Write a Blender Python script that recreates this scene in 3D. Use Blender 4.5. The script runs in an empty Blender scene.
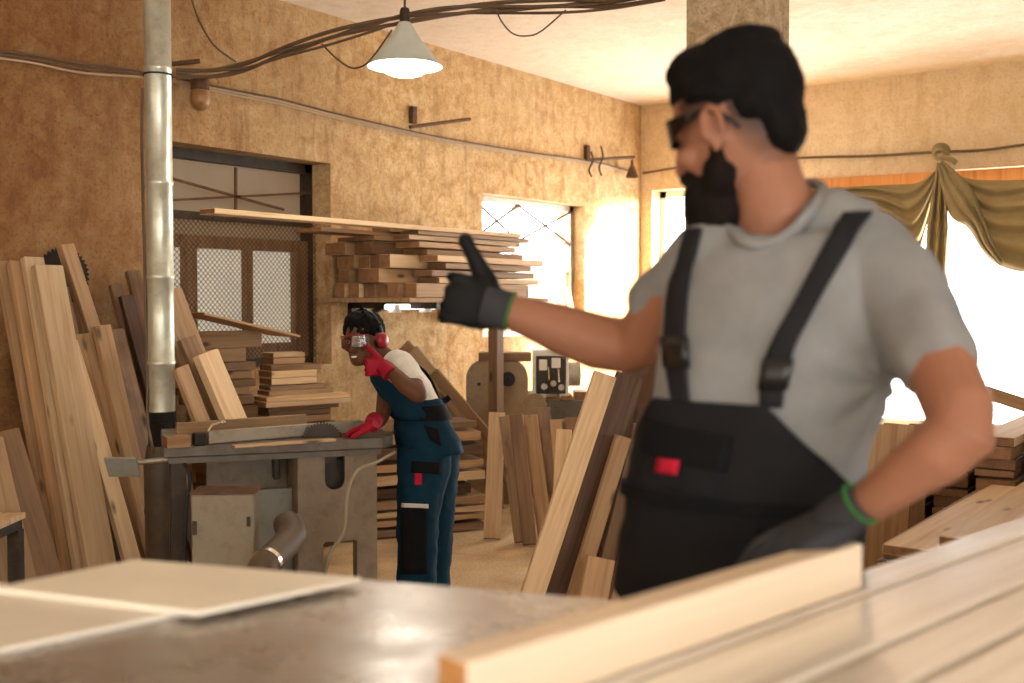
import bpy, bmesh, math, random
from mathutils import Vector, Matrix, noise
from mathutils.bvhtree import BVHTree
V = Vector
PI = math.pi
rnd = random.Random(7)
scene = bpy.context.scene
COL = scene.collection

# ------------------------------------------------------------------ camera frame
F = 1093.0                     # focal length in pixels of the 1024 x 683 frame
CAM = V((5.16, 0.0, 1.42))
HEAD = math.radians(35.9)
PITCH = math.atan(41.5 / F)
FH = V((-math.sin(HEAD), math.cos(HEAD), 0))
RIGHT = V((math.cos(HEAD), math.sin(HEAD), 0))
FWD = FH * math.cos(PITCH) - V((0, 0, math.sin(PITCH)))
UP = FH * math.sin(PITCH) + V((0, 0, math.cos(PITCH)))
Z = V((0, 0, 1))
WALL_Y = 9.23                  # far wall
CEIL = 3.27

def ray(px, py):
    return FWD + RIGHT * ((px - 512) / F) + UP * ((341.5 - py) / F)
def at(px, py, d):             # point of the place seen at a pixel, d metres ahead
    return CAM + ray(px, py) * d
def on_z(px, py, z=0.0):
    r = ray(px, py); return CAM + r * ((z - CAM.z) / r.z)
def on_x(px, py, x=0.0):
    r = ray(px, py); return CAM + r * ((x - CAM.x) / r.x)
def on_y(px, py, y=WALL_Y):
    r = ray(px, py); return CAM + r * ((y - CAM.y) / r.y)
def depth(p):
    return (p - CAM).dot(FWD)

# ------------------------------------------------------------------ objects
def link(name, me, mat=None, parent=None):
    o = bpy.data.objects.new(name, me); COL.objects.link(o)
    if me is not None and mat is not None:
        for m in (mat if isinstance(mat, (list, tuple)) else [mat]):
            me.materials.append(m)
    if parent is not None:
        o.parent = parent
    return o
def tag(o, label=None, cat=None, group=None, kind=None):
    if label: o['label'] = label
    if cat: o['category'] = cat
    if group: o['group'] = group
    if kind: o['kind'] = kind
    return o
def thing(name, label, cat, loc=(0, 0, 0), group=None, rz=0.0):
    o = bpy.data.objects.new(name, None); COL.objects.link(o)
    o.location = loc; o.rotation_euler = (0, 0, rz); o.empty_display_size = .1
    return tag(o, label, cat, group)
def child(o, parent):          # parent an object built in world coordinates, keep where it stands
    o.parent = parent
    o.matrix_parent_inverse = world_of(parent).inverted()
    return o
def world_of(o):
    m = o.matrix_parent_inverse @ o.matrix_basis if o.parent else o.matrix_basis.copy()
    return world_of(o.parent) @ m if o.parent else m
def finish(bm, name, mat=None, parent=None, smooth=None, wparent=None):
    bmesh.ops.recalc_face_normals(bm, faces=bm.faces)
    me = bpy.data.meshes.new(name); bm.to_mesh(me); bm.free()
    if smooth is not None:
        ang = math.radians(smooth)
        for p in me.polygons: p.use_smooth = True
        if smooth < 180:
            try: me.set_sharp_from_angle(angle=ang)
            except Exception: pass
    o = link(name, me, mat, parent)
    if wparent is not None: child(o, wparent)
    return o
def recentre(o):               # put a world-built mesh's origin at its middle base
    me = o.data
    lo = V((min(v.co[i] for v in me.vertices) for i in range(3)))
    hi = V((max(v.co[i] for v in me.vertices) for i in range(3)))
    c = V(((lo.x + hi.x) / 2, (lo.y + hi.y) / 2, lo.z))
    me.transform(Matrix.Translation(-c)); o.location = c
    return o
def NB(): return bmesh.new()

# ------------------------------------------------------------------ shapes into a bmesh
def box(bm, c, s, M=None, bev=0.0, mi=0):
    vs = []
    for x in (-.5, .5):
        for y in (-.5, .5):
            for z in (-.5, .5):
                p = V((x * s[0], y * s[1], z * s[2]))
                p = (M @ p if M is not None else p) + V(c)
                vs.append(bm.verts.new(p))
    fs = []
    for q in ((0, 1, 3, 2), (4, 6, 7, 5), (0, 4, 5, 1), (2, 3, 7, 6), (0, 2, 6, 4), (1, 5, 7, 3)):
        f = bm.faces.new([vs[i] for i in q]); f.material_index = mi; fs.append(f)
    if bev > 0:
        es = list({e for f in fs for e in f.edges})
        bmesh.ops.bevel(bm, geom=es, offset=bev, segments=2, affect='EDGES', profile=.5)
    return vs
def frame_of(d, ref=None):     # rotation whose z column is d
    d = V(d).normalized()
    ref = V(ref) if ref is not None else (Z if abs(d.z) < .95 else V((1, 0, 0)))
    x = ref - d * ref.dot(d)
    if x.length < 1e-6: x = V((1, 0, 0)) - d * d.x
    x.normalize(); y = d.cross(x)
    return Matrix((x, y, d)).transposed()
def tube(bm, pts, r, n=12, cap=True, flat=None, ref=None, mi=0):
    """Tube along pts; r number or list; flat=(a,b) scale of the two cross axes."""
    pts = [V(p) for p in pts]
    rs = r if isinstance(r, (list, tuple)) else [r] * len(pts)
    rings = []
    u = None
    for i, p in enumerate(pts):
        d = (pts[min(i + 1, len(pts) - 1)] - pts[max(i - 1, 0)]).normalized()
        if u is None:
            M = frame_of(d, ref); u = M.col[0].copy()
        u = (u - d * u.dot(d)).normalized(); w = d.cross(u)
        a, b = (flat[i] if flat and isinstance(flat[0], (list, tuple)) else (flat or (1, 1)))
        ring = []
        for k in range(n):
            t = 2 * PI * k / n
            ring.append(bm.verts.new(p + u * (math.cos(t) * rs[i] * a) + w * (math.sin(t) * rs[i] * b)))
        rings.append(ring)
    loft_rings(bm, rings, cap, mi)
    return rings
def loft_rings(bm, rings, cap=True, mi=0):
    n = len(rings[0])
    for A, B in zip(rings, rings[1:]):
        for k in range(n):
            f = bm.faces.new((A[k], A[(k + 1) % n], B[(k + 1) % n], B[k])); f.material_index = mi
    if cap:
        for R_ in (rings[0], rings[-1]):
            f = bm.faces.new(R_); f.material_index = mi
def round_tube(bm, pts, rs, n=14, flat=None, ref=None):
    """Tube with hemispherical ends (for limbs and fingers)."""
    pts = [V(p) for p in pts]; rs = list(rs)
    d0 = (pts[0] - pts[1]).normalized(); d1 = (pts[-1] - pts[-2]).normalized()
    A = [pts[0] + d0 * rs[0] * math.sin(a) for a in (1.35, 1.0, .55)]
    Ar = [rs[0] * math.cos(a) for a in (1.35, 1.0, .55)]
    B = [pts[-1] + d1 * rs[-1] * math.sin(a) for a in (.55, 1.0, 1.35)]
    Br = [rs[-1] * math.cos(a) for a in (.55, 1.0, 1.35)]
    return tube(bm, A + pts + B, Ar + rs + Br, n, True, flat, ref)
def lathe(bm, prof, c=(0, 0, 0), M=None, n=28, cap=False, mi=0):
    rings = []
    for r, z in prof:
        ring = []
        for k in range(n):
            t = 2 * PI * k / n
            p = V((math.cos(t) * r, math.sin(t) * r, z))
            ring.append(bm.verts.new((M @ p if M is not None else p) + V(c)))
        rings.append(ring)
    loft_rings(bm, rings, cap, mi)
def ellipsoid(bm, c, r, M=None, nu=20, nv=12, p=1.0):
    rings = []
    for j in range(1, nv):
        a = -PI / 2 + PI * j / nv
        ring = []
        for k in range(nu):
            t = 2 * PI * k / nu
            f = lambda q: math.copysign(abs(q) ** p, q)
            q = V((r[0] * f(math.cos(a)) * f(math.cos(t)), r[1] * f(math.cos(a)) * f(math.sin(t)), r[2] * f(math.sin(a))))
            ring.append(bm.verts.new((M @ q if M is not None else q) + V(c)))
        rings.append(ring)
    loft_rings(bm, rings, False)
    for R_, s in ((rings[0], -1), (rings[-1], 1)):
        q = V((0, 0, s * r[2])); v = bm.verts.new((M @ q if M is not None else q) + V(c))
        for k in range(nu): bm.faces.new((R_[k], R_[(k + 1) % nu], v))
def prism(bm, poly, h, M=None, c=(0, 0, 0), bev=0.0, mi=0):
    """poly in local xy extruded from z=0 to z=h."""
    tr = lambda p: (M @ p if M is not None else p) + V(c)
    a = [bm.verts.new(tr(V((x, y, 0)))) for x, y in poly]
    b = [bm.verts.new(tr(V((x, y, h)))) for x, y in poly]
    fs = [bm.faces.new(a[::-1]), bm.faces.new(b)]
    n = len(poly)
    for k in range(n): fs.append(bm.faces.new((a[k], a[(k + 1) % n], b[(k + 1) % n], b[k])))
    for f in fs: f.material_index = mi
    if bev > 0:
        es = list({e for f in fs for e in f.edges})
        bmesh.ops.bevel(bm, geom=es, offset=bev, segments=2, affect='EDGES', profile=.5)
def smooth_path(pts, per=8):   # Catmull-Rom
    pts = [V(p) for p in pts]; out = []
    P = [pts[0] * 2 - pts[1]] + pts + [pts[-1] * 2 - pts[-2]]
    for i in range(1, len(P) - 2):
        a, b, c, d = P[i - 1], P[i], P[i + 1], P[i + 2]
        for k in range(per):
            t = k / per
            out.append(.5 * ((2 * b) + (c - a) * t + (2 * a - 5 * b + 4 * c - d) * t * t + (3 * b - a - 3 * c + d) * t ** 3))
    out.append(pts[-1].copy())
    return out
def lerp(a, b, t): return a + (b - a) * t
def interp(tab, x):            # piecewise-linear rows (x, a, b, ...), smoothstep-free
    if x <= tab[0][0]: return tab[0][1:]
    for A, B in zip(tab, tab[1:]):
        if x <= B[0]:
            t = (x - A[0]) / (B[0] - A[0])
            return tuple(lerp(p, q, t) for p, q in zip(A[1:], B[1:]))
    return tab[-1][1:]
def fuse(bm, voxel, it=4, fac=.5):
    """Weld overlapping closed shells into one continuous surface; returns a mesh."""
    bmesh.ops.recalc_face_normals(bm, faces=bm.faces)
    me = bpy.data.meshes.new('fuse'); bm.to_mesh(me); bm.free()
    o = bpy.data.objects.new('fuse', me); COL.objects.link(o)
    m = o.modifiers.new('r', 'REMESH'); m.mode = 'VOXEL'; m.voxel_size = voxel; m.adaptivity = 0
    if it:
        s = o.modifiers.new('s', 'SMOOTH'); s.factor = fac; s.iterations = it
    dg = bpy.context.evaluated_depsgraph_get(); dg.update()
    out = bpy.data.meshes.new_from_object(o.evaluated_get(dg))
    bpy.data.objects.remove(o); bpy.data.meshes.remove(me)
    for p in out.polygons: p.use_smooth = True
    return out
def wrinkle(me, fn):           # move each vertex along its normal by fn(co)
    ns = [v.normal.copy() for v in me.vertices]
    for v, n_ in zip(me.vertices, ns): v.co += n_ * fn(v.co)
    me.update()

# ------------------------------------------------------------------ materials
def lin(c):                    # sRGB 0-255 to linear
    return tuple(((x / 255) / 12.92 if x / 255 <= .04045 else ((x / 255 + .055) / 1.055) ** 2.4) for x in c) + (1,)
class NT:
    def __init__(s, name):
        s.m = bpy.data.materials.new(name); s.m.use_nodes = True
        s.t = s.m.node_tree; s.n = s.t.nodes; s.b = s.n['Principled BSDF']
    def add(s, typ, **kw):
        nd = s.n.new(typ)
        for k, v in kw.items():
            if k.startswith('i_'):
                nd.inputs[k[2:].replace('_', ' ')].default_value = v
            else: setattr(nd, k, v)
        return nd
    def l(s, a, b): s.t.links.new(a, b)
    def coord(s, scale=(1, 1, 1), kind='Object', rot=(0, 0, 0)):
        tc = s.add('ShaderNodeTexCoord'); mp = s.add('ShaderNodeMapping')
        mp.inputs['Scale'].default_value = scale; mp.inputs['Rotation'].default_value = rot
        s.l(tc.outputs[kind], mp.inputs['Vector']); return mp.outputs[0]
    def noise(s, vec, scale, detail=4, rough=.55, dist=0.0):
        nd = s.add('ShaderNodeTexNoise'); nd.inputs['Scale'].default_value = scale
        nd.inputs['Detail'].default_value = detail; nd.inputs['Roughness'].default_value = rough
        nd.inputs['Distortion'].default_value = dist
        s.l(vec, nd.inputs['Vector']); return nd.outputs['Fac']
    def ramp(s, fac, stops, interp='LINEAR'):
        nd = s.add('ShaderNodeValToRGB'); cr = nd.color_ramp; cr.interpolation = interp
        while len(cr.elements) < len(stops): cr.elements.new(.5)
        for e, (p, c) in zip(cr.elements, stops):
            e.position = p; e.color = c if len(c) == 4 else (*c, 1)
        s.l(fac, nd.inputs[0]); return nd.outputs[0]
    def mix(s, fac, a, b, mode='MIX'):
        nd = s.add('ShaderNodeMix'); nd.data_type = 'RGBA'; nd.blend_type = mode
        for sock, v in ((nd.inputs[0], fac), (nd.inputs[6], a), (nd.inputs[7], b)):
            if hasattr(v, 'links') or hasattr(v, 'is_linked'): s.l(v, sock)
            else: sock.default_value = v
        return nd.outputs[2]
    def bump(s, h, strength=.3, dist=.01):
        nd = s.add('ShaderNodeBump'); nd.inputs['Strength'].default_value = strength
        nd.inputs['Distance'].default_value = dist
        s.l(h, nd.inputs['Height']); s.l(nd.outputs[0], s.b.inputs['Normal'])
    def set(s, color=None, rough=None, metal=None, **kw):
        for k, v in (('Base Color', color), ('Roughness', rough), ('Metallic', metal)):
            if v is None: continue
            if hasattr(v, 'is_linked'): s.l(v, s.b.inputs[k])
            else: s.b.inputs[k].default_value = v
        for k, v in kw.items(): s.b.inputs[k.replace('_', ' ')].default_value = v
        return s.m

def plain(name, c, rough=.6, metal=0.0, vary=.12, nscale=12, bump=.0, **kw):
    t = NT(name); v = t.coord()
    n = t.noise(v, nscale, 5, .6)
    c = lin(c)
    lo = tuple(x * (1 - vary) for x in c[:3]) + (1,); hi = tuple(min(1, x * (1 + vary)) for x in c[:3]) + (1,)
    col = t.ramp(n, [(.3, lo), (.7, hi)])
    if bump: t.bump(t.noise(v, nscale * 6, 3), bump, .004)
    return t.set(col, rough, metal, **kw)

def wood(name, light, dark, vary=.22, rough=.65, knots=True, dirt=0.0, gloss_noise=False):
    """Grain runs along the local z axis of the board; every board gets its own offset and tone."""
    t = NT(name)
    tc = t.add('ShaderNodeTexCoord'); oi = t.add('ShaderNodeObjectInfo')
    off = t.add('ShaderNodeVectorMath', operation='MULTIPLY_ADD')
    cmb = t.add('ShaderNodeCombineXYZ')
    for k in range(3): t.l(oi.outputs['Random'], cmb.inputs[k])
    t.l(cmb.outputs[0], off.inputs[0]); off.inputs[1].default_value = (17, 31, 53); t.l(tc.outputs['Object'], off.inputs[2])
    mp = t.add('ShaderNodeMapping'); mp.inputs['Scale'].default_value = (26, 26, 1.3); t.l(off.outputs[0], mp.inputs[0])
    g1 = t.noise(mp.outputs[0], 1.0, 5, .6, .8)
    mp2 = t.add('ShaderNodeMapping'); mp2.inputs['Scale'].default_value = (160, 160, 5); t.l(off.outputs[0], mp2.inputs[0])
    g2 = t.noise(mp2.outputs[0], 1.0, 3, .6)
    L, D = lin(light), lin(dark)
    col = t.ramp(g1, [(.3, L), (.5, tuple(lerp(a, b, .35) for a, b in zip(L, D))), (.68, D)])
    col = t.mix(t.ramp(g2, [(.35, (0, 0, 0, 1)), (.75, (.35, .35, .35, 1))]), col, D)
    if knots:
        mp3 = t.add('ShaderNodeMapping'); mp3.inputs['Scale'].default_value = (9, 9, 3.2); t.l(off.outputs[0], mp3.inputs[0])
        vo = t.add('ShaderNodeTexVoronoi'); vo.inputs['Scale'].default_value = 1.0; t.l(mp3.outputs[0], vo.inputs['Vector'])
        k = t.ramp(vo.outputs['Distance'], [(.06, (1, 1, 1, 1)), (.16, (0, 0, 0, 1))])
        col = t.mix(k, col, tuple(x * .35 for x in D[:3]) + (1,))
    if dirt:
        dn = t.noise(off.outputs[0], 5, 6, .65)
        col = t.mix(t.ramp(dn, [(.45, (0, 0, 0, 1)), (.7, (dirt, dirt, dirt, 1))]), col, lin((84, 66, 50)))
    hsv = t.add('ShaderNodeHueSaturation')
    mr = t.add('ShaderNodeMapRange'); mr.inputs['To Min'].default_value = 1 - vary; mr.inputs['To Max'].default_value = 1 + vary
    t.l(oi.outputs['Random'], mr.inputs['Value']); t.l(mr.outputs[0], hsv.inputs['Value'])
    t.l(col, hsv.inputs['Color'])
    t.bump(g2, .15, .002)
    return t.set(hsv.outputs[0], rough)
# ================================================================== MATERIALS
def plaster(name, base, dark, pale, stain, sc=1.0, pale_amt=.6, scratch=.7, blotch=.35, grime_falloff=None):
    t = NT(name); v = t.coord()
    big = t.noise(v, .9 * sc, 5, .62, .4)
    mid = t.noise(v, 10 * sc, 9, .74, .5)
    mp = t.coord((3.2, 3.2, .5)); drip = t.noise(mp, 3.0, 6, .65, .3)
    col = t.ramp(mid, [(.36, lin(dark)), (.5, lin(base)), (.66, lin(pale))])
    col = t.mix(t.ramp(big, [(.42, (0, 0, 0, 1)), (.62, (pale_amt,) * 3 + (1,))]), col, lin(pale))
    col = t.mix(t.ramp(drip, [(.52, (0, 0, 0, 1)), (.72, (.6, .6, .6, 1))]), col, lin(stain))
    fine = t.noise(v, 60, 6, .75)
    col = t.mix(t.ramp(fine, [(.52, (0, 0, 0, 1)), (.64, (.7, .7, .7, 1))]), col, lin(stain))
    chips = t.noise(v, 17, 7, .85, 1.4)
    col = t.mix(t.ramp(chips, [(.57, (0, 0, 0, 1)), (.63, (.85, .85, .85, 1))]), col, lin(pale))
    for rot, sc_, th in (((.5, 0, .3), (1.2, 26, 26), .66), ((-.7, .2, -.4), (22, 1.4, 22), .67), ((.15, 0, 0), (20, 20, 1.1), .66)):
        sv = t.coord(sc_, rot=rot); sn = t.noise(sv, 1.6 * sc, 4, .7, .5)
        gate = t.ramp(t.noise(v, 1.7, 3, .6), [(.40, (0, 0, 0, 1)), (.55, (scratch,) * 3 + (1,))])
        m_ = t.mix(1.0, t.ramp(sn, [(th, (0, 0, 0, 1)), (th + .03, (1, 1, 1, 1))]), gate, 'MULTIPLY')
        col = t.mix(m_, col, lin(pale))
    dk = t.ramp(t.noise(v, .42, 3, .5), [(.4, (0, 0, 0, 1)), (.62, (blotch,) * 3 + (1,))])
    col = t.mix(dk, col, lin(stain))
    if grime_falloff:                  # brown dirt and light falloff painted into the near end, with a ragged edge
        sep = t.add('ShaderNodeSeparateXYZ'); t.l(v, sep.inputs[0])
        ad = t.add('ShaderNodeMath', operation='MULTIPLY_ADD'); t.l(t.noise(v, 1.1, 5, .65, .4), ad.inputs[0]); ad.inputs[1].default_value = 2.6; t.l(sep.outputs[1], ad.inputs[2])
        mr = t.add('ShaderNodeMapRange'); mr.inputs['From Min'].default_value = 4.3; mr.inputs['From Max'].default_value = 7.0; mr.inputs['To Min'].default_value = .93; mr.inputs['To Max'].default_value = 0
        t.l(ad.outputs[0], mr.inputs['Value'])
        col = t.mix(mr.outputs[0], col, grime_falloff, 'MULTIPLY')
    t.bump(mid, .5, .012)
    return t.set(col, .92)
M = {}
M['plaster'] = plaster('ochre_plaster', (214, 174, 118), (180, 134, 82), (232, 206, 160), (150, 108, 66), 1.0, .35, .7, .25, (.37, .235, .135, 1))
M['plaster_far'] = plaster('peach_plaster', (230, 206, 166), (212, 184, 140), (240, 224, 194), (194, 162, 120), .8, .5)
M['ceiling'] = plaster('cream_ceiling', (238, 222, 200), (230, 210, 184), (246, 234, 216), (220, 196, 168), .5, .5, .2, .1)
def floor_mat():
    t = NT('sawdust_floor'); v = t.coord()
    a = t.noise(v, 1.6, 6, .65); b = t.noise(v, 70, 5, .75)
    col = t.ramp(a, [(.3, lin((160, 130, 96))), (.5, lin((206, 174, 130))), (.72, lin((226, 198, 156)))])
    col = t.mix(t.ramp(b, [(.42, (0, 0, 0, 1)), (.7, (.55, .55, .55, 1))]), col, lin((128, 92, 58)))
    t.bump(b, .8, .012)
    return t.set(col, .95)
M['floor'] = floor_mat()
M['pillar'] = plaster('grey_brown_render', (188, 162, 128), (158, 132, 100), (208, 186, 154), (128, 104, 78), 1.4, .2)
M['reveal'] = plaster('reveal_plaster', (176, 140, 102), (150, 116, 80), (196, 164, 128), (128, 96, 66), 1.5, .3)
W = {}
W['pale'] = wood('pale_pine', (218, 188, 148), (184, 146, 104))
W['tan'] = wood('tan_pine', (182, 146, 106), (144, 108, 72))
W['brown'] = wood('brown_timber', (142, 108, 76), (102, 74, 48))
W['grey'] = wood('weathered_timber', (156, 124, 94), (104, 78, 56), dirt=.5)
W['dark'] = wood('dark_timber', (98, 66, 42), (58, 38, 24))
W['bark'] = wood('bark', (112, 80, 54), (58, 38, 25), dirt=.5, knots=False)
W['end'] = wood('end_grain', (148, 104, 66), (112, 76, 46), knots=False)
W['orange'] = wood('orange_lintel', (206, 142, 82), (176, 112, 58))
W['bench'] = wood('bench_planks', (240, 232, 220), (212, 198, 180), rough=.22, vary=.02, knots=False)
_p = W['bench'].node_tree.nodes['Principled BSDF']; _p.inputs['Coat Weight'].default_value = .7; _p.inputs['Coat Roughness'].default_value = .16
W['face'] = wood('planed_face', (238, 216, 188), (224, 200, 170), rough=.45, vary=.02, knots=False)
W['faceend'] = wood('planed_end', (216, 160, 100), (190, 130, 74), vary=.02, knots=False)

def metal(name, c, rough, vary=.2, metallic=1.0, dirt=None, amt=.6):
    t = NT(name); v = t.coord()
    n = t.noise(v, 7, 6, .65)
    c = lin(c)
    col = t.ramp(n, [(.3, tuple(x * (1 - vary) for x in c[:3]) + (1,)), (.7, tuple(min(1, x * (1 + vary)) for x in c[:3]) + (1,))])
    if dirt:
        d = t.noise(v, 16, 8, .7)
        col = t.mix(t.ramp(d, [(.48, (0, 0, 0, 1)), (.66, (amt,) * 3 + (1,))]), col, lin(dirt))
    r = t.ramp(t.noise(v, 11, 5, .6), [(.3, (rough * .75,) * 3 + (1,)), (.7, (min(1, rough * 1.25),) * 3 + (1,))])
    t.b.inputs['Metallic'].default_value = metallic
    return t.set(col, r)
M['galv'] = metal('galvanised_steel', (206, 208, 192), .38, .12, .6, (160, 150, 124), .4)
M['darksteel'] = metal('dark_steel', (62, 56, 50), .5, .25, .7, (96, 76, 56), .5)
M['cast'] = metal('cast_iron_table', (98, 90, 80), .42, .2, .6, (80, 66, 52), .7)
M['paint'] = metal('grey_beige_paint', (128, 112, 92), .55, .1, .0, (104, 84, 62), .6)
M['paintgrey'] = metal('blue_grey_paint', (138, 138, 130), .5, .08, .0, (112, 98, 80), .4)
M['paintbox'] = metal('pale_grey_paint', (136, 124, 106), .55, .08, .0, (112, 92, 68), .5)
M['alu'] = metal('aluminium_fence', (176, 168, 154), .45, .1, .5, (120, 108, 92), .4)
M['beige'] = metal('cream_machine_paint', (150, 126, 94), .45, .1, .0, (104, 82, 58), .4)
M['blade'] = metal('saw_blade_steel', (60, 50, 42), .45, .2, .5, (90, 60, 36), .5)
M['oldblade'] = metal('old_blade_steel', (44, 36, 30), .6, .2, .6, (70, 46, 30), .5)
M['benchtop'] = metal('bench_steel', (176, 168, 160), .30, .08, .55, (140, 122, 104), .5)
M['rust'] = metal('rusty_steel', (104, 74, 50), .7, .25, .4, (70, 50, 36), .6)
M['chrome'] = metal('chrome', (206, 200, 190), .2, .06, 1.0)
M['black'] = plain('black_rubber', (26, 24, 23), .6)
M['cable'] = plain('old_cable', (104, 82, 60), .7)
M['cablew'] = plain('pale_cable', (188, 160, 128), .6)
M['white'] = plain('white_enamel', (232, 228, 216), .35, vary=.03)
M['shade'] = plain('grey_green_enamel', (206, 212, 204), .4, vary=.05)
M['jar'] = plain('dusty_glass_jar', (150, 108, 66), .35)
M['panel'] = plain('white_panel', (242, 240, 232), .4, vary=.02)
M['hose'] = plain('dusty_hose', (150, 136, 112), .6)
M['port'] = plain('dusty_port', (92, 76, 58), .6)
M['sleeve'] = plain('black_sleeve', (34, 30, 28), .5, bump=.2)
M['collector'] = metal('brown_collector', (74, 62, 50), .55, .2, .2, (104, 82, 58), .5)
def curtain_mat():
    t = NT('olive_canvas'); v = t.coord()
    n = t.noise(v, 6, 5, .6)
    col = t.ramp(n, [(.3, lin((134, 118, 84))), (.7, lin((158, 142, 104)))])
    t.bump(t.noise(v, 240, 2), .15, .002)
    tr = t.add('ShaderNodeBsdfTranslucent'); tr.inputs[0].default_value = lin((176, 150, 100))
    mx = t.add('ShaderNodeMixShader'); mx.inputs[0].default_value = .16
    t.set(col, .9); out = t.n['Material Output']
    t.l(t.b.outputs[0], mx.inputs[1]); t.l(tr.outputs[0], mx.inputs[2]); t.l(mx.outputs[0], out.inputs[0])
    return t.m
M['curtain'] = curtain_mat()
def glass_mat(name, tint=(1, 1, 1, 1), rough=.02, refl=.06):
    t = NT(name); out = t.n['Material Output']
    tr = t.add('ShaderNodeBsdfTransparent'); tr.inputs[0].default_value = tint
    gl = t.add('ShaderNodeBsdfGlossy'); gl.inputs['Roughness'].default_value = rough
    mx = t.add('ShaderNodeMixShader'); mx.inputs[0].default_value = refl
    t.l(tr.outputs[0], mx.inputs[1]); t.l(gl.outputs[0], mx.inputs[2]); t.l(mx.outputs[0], out.inputs[0])
    return t.m
M['glass'] = glass_mat('window_glass')
M['goggle'] = glass_mat('clear_goggle', (.84, .78, .78, 1), .15, .06)
def dusty_pane(name, c, tc, mixf):
    t = NT(name); v = t.coord(); out = t.n['Material Output']
    n = t.noise(v, 3, 6, .6)
    col = t.ramp(n, [(.3, tuple(x * .8 for x in lin(c)[:3]) + (1,)), (.7, lin(c))])
    t.set(col, .6)
    tr = t.add('ShaderNodeBsdfTranslucent'); tr.inputs[0].default_value = lin(tc)
    mx = t.add('ShaderNodeMixShader'); mx.inputs[0].default_value = mixf
    t.l(t.b.outputs[0], mx.inputs[1]); t.l(tr.outputs[0], mx.inputs[2]); t.l(mx.outputs[0], out.inputs[0])
    return t.m
M['pane'] = dusty_pane('dusty_pane', (216, 206, 190), (176, 170, 160), .48)
M['pane_top'] = dusty_pane('grimy_pane', (186, 168, 146), (130, 114, 94), .4)
M['pane_white'] = dusty_pane('frosted_pane', (236, 226, 208), (236, 224, 200), .6)

# ================================================================== THE SETTING
def struct(o): o['kind'] = 'structure'; return o
b = NB(); box(b, (4.45, 3, -.05), (9.5, 13.06, .1)); struct(finish(b, 'floor', M['floor']))
b = NB(); box(b, (4.45, 3, CEIL + .06), (9.5, 13.06, .12)); struct(finish(b, 'ceiling', M['ceiling']))
def wall_y(name, x0, x1, ylo, yhi, holes, mat):      # wall along y, holes (y0,y1,z0,z1)
    b = NB(); cur = ylo
    def blk(ya, yb, za, zb): box(b, ((x0 + x1) / 2, (ya + yb) / 2, (za + zb) / 2), (x1 - x0, yb - ya, zb - za))
    for (a, c, z0, z1) in sorted(holes):
        blk(cur, a, 0, CEIL); blk(a, c, 0, z0); blk(a, c, z1, CEIL); cur = c
    blk(cur, yhi, 0, CEIL)
    bmesh.ops.remove_doubles(b, verts=b.verts, dist=1e-5)
    return struct(finish(b, name, mat))
def wall_x(name, y0, y1, xlo, xhi, holes, mat):
    b = NB(); cur = xlo
    def blk(xa, xb, za, zb): box(b, ((xa + xb) / 2, (y0 + y1) / 2, (za + zb) / 2), (xb - xa, y1 - y0, zb - za))
    for (a, c, z0, z1) in sorted(holes):
        blk(cur, a, 0, CEIL); blk(a, c, 0, z0); blk(a, c, z1, CEIL); cur = c
    blk(cur, xhi, 0, CEIL)
    bmesh.ops.remove_doubles(b, verts=b.verts, dist=1e-5)
    return struct(finish(b, name, mat))
W1 = (3.72, 5.11, 1.00, 2.31); W2 = (6.74, 8.22, 1.12, 2.25); W3 = (.12, 5.6, .35, 2.46)
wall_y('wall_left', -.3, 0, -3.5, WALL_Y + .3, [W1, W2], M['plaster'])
wall_x('wall_back', WALL_Y, WALL_Y + .3, 0, 9.2, [W3], M['plaster_far'])
FRONT_FILL_HOLES = [(5.2, 6.4, 1.1, 2.5)]  # unseen opening added behind the camera to let in fill light
M['bounce_white'] = plaster('bounce_white', (222, 220, 214), (206, 204, 196), (232, 230, 226), (190, 186, 176), .8, .5, .3, .2)  # neutral coat invented for the unseen walls, whitening the light they bounce
wall_x('wall_front', -3.8, -3.5, -.3, 9.5, FRONT_FILL_HOLES, M['bounce_white'])
RIGHT_FILL_HOLES = [(-3.2, .4, .8, 2.8)]  # unseen opening added and sized for fill on the bench and the man
wall_y('wall_right', 9.2, 9.5, -3.5, WALL_Y + .3, RIGHT_FILL_HOLES, M['bounce_white'])

# square pillar behind the bearded man
pc = at(762, 60, 4.2); pl = at(685, 60, 4.2); pr = at(790, 60, 4.2)
def along(p, o, dr):       # hit the ray plane of pixel px with line o + s*dr (plan view)
    r = ray(p, 60); a = r.x * (o.y - CAM.y) - r.y * (o.x - CAM.x); return a / (r.y * dr.x - r.x * dr.y)
wx = abs(along(685, pc, V((-1, 0, 0)))); wy = abs(along(790, pc, V((0, 1, 0))))
b = NB(); box(b, (pc.x - wx / 2, pc.y + wy / 2, CEIL / 2), (wx, wy, CEIL), bev=.012); struct(finish(b, 'pillar', M['pillar']))
PILLAR = (pc.x, pc.y, wx, wy)

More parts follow.
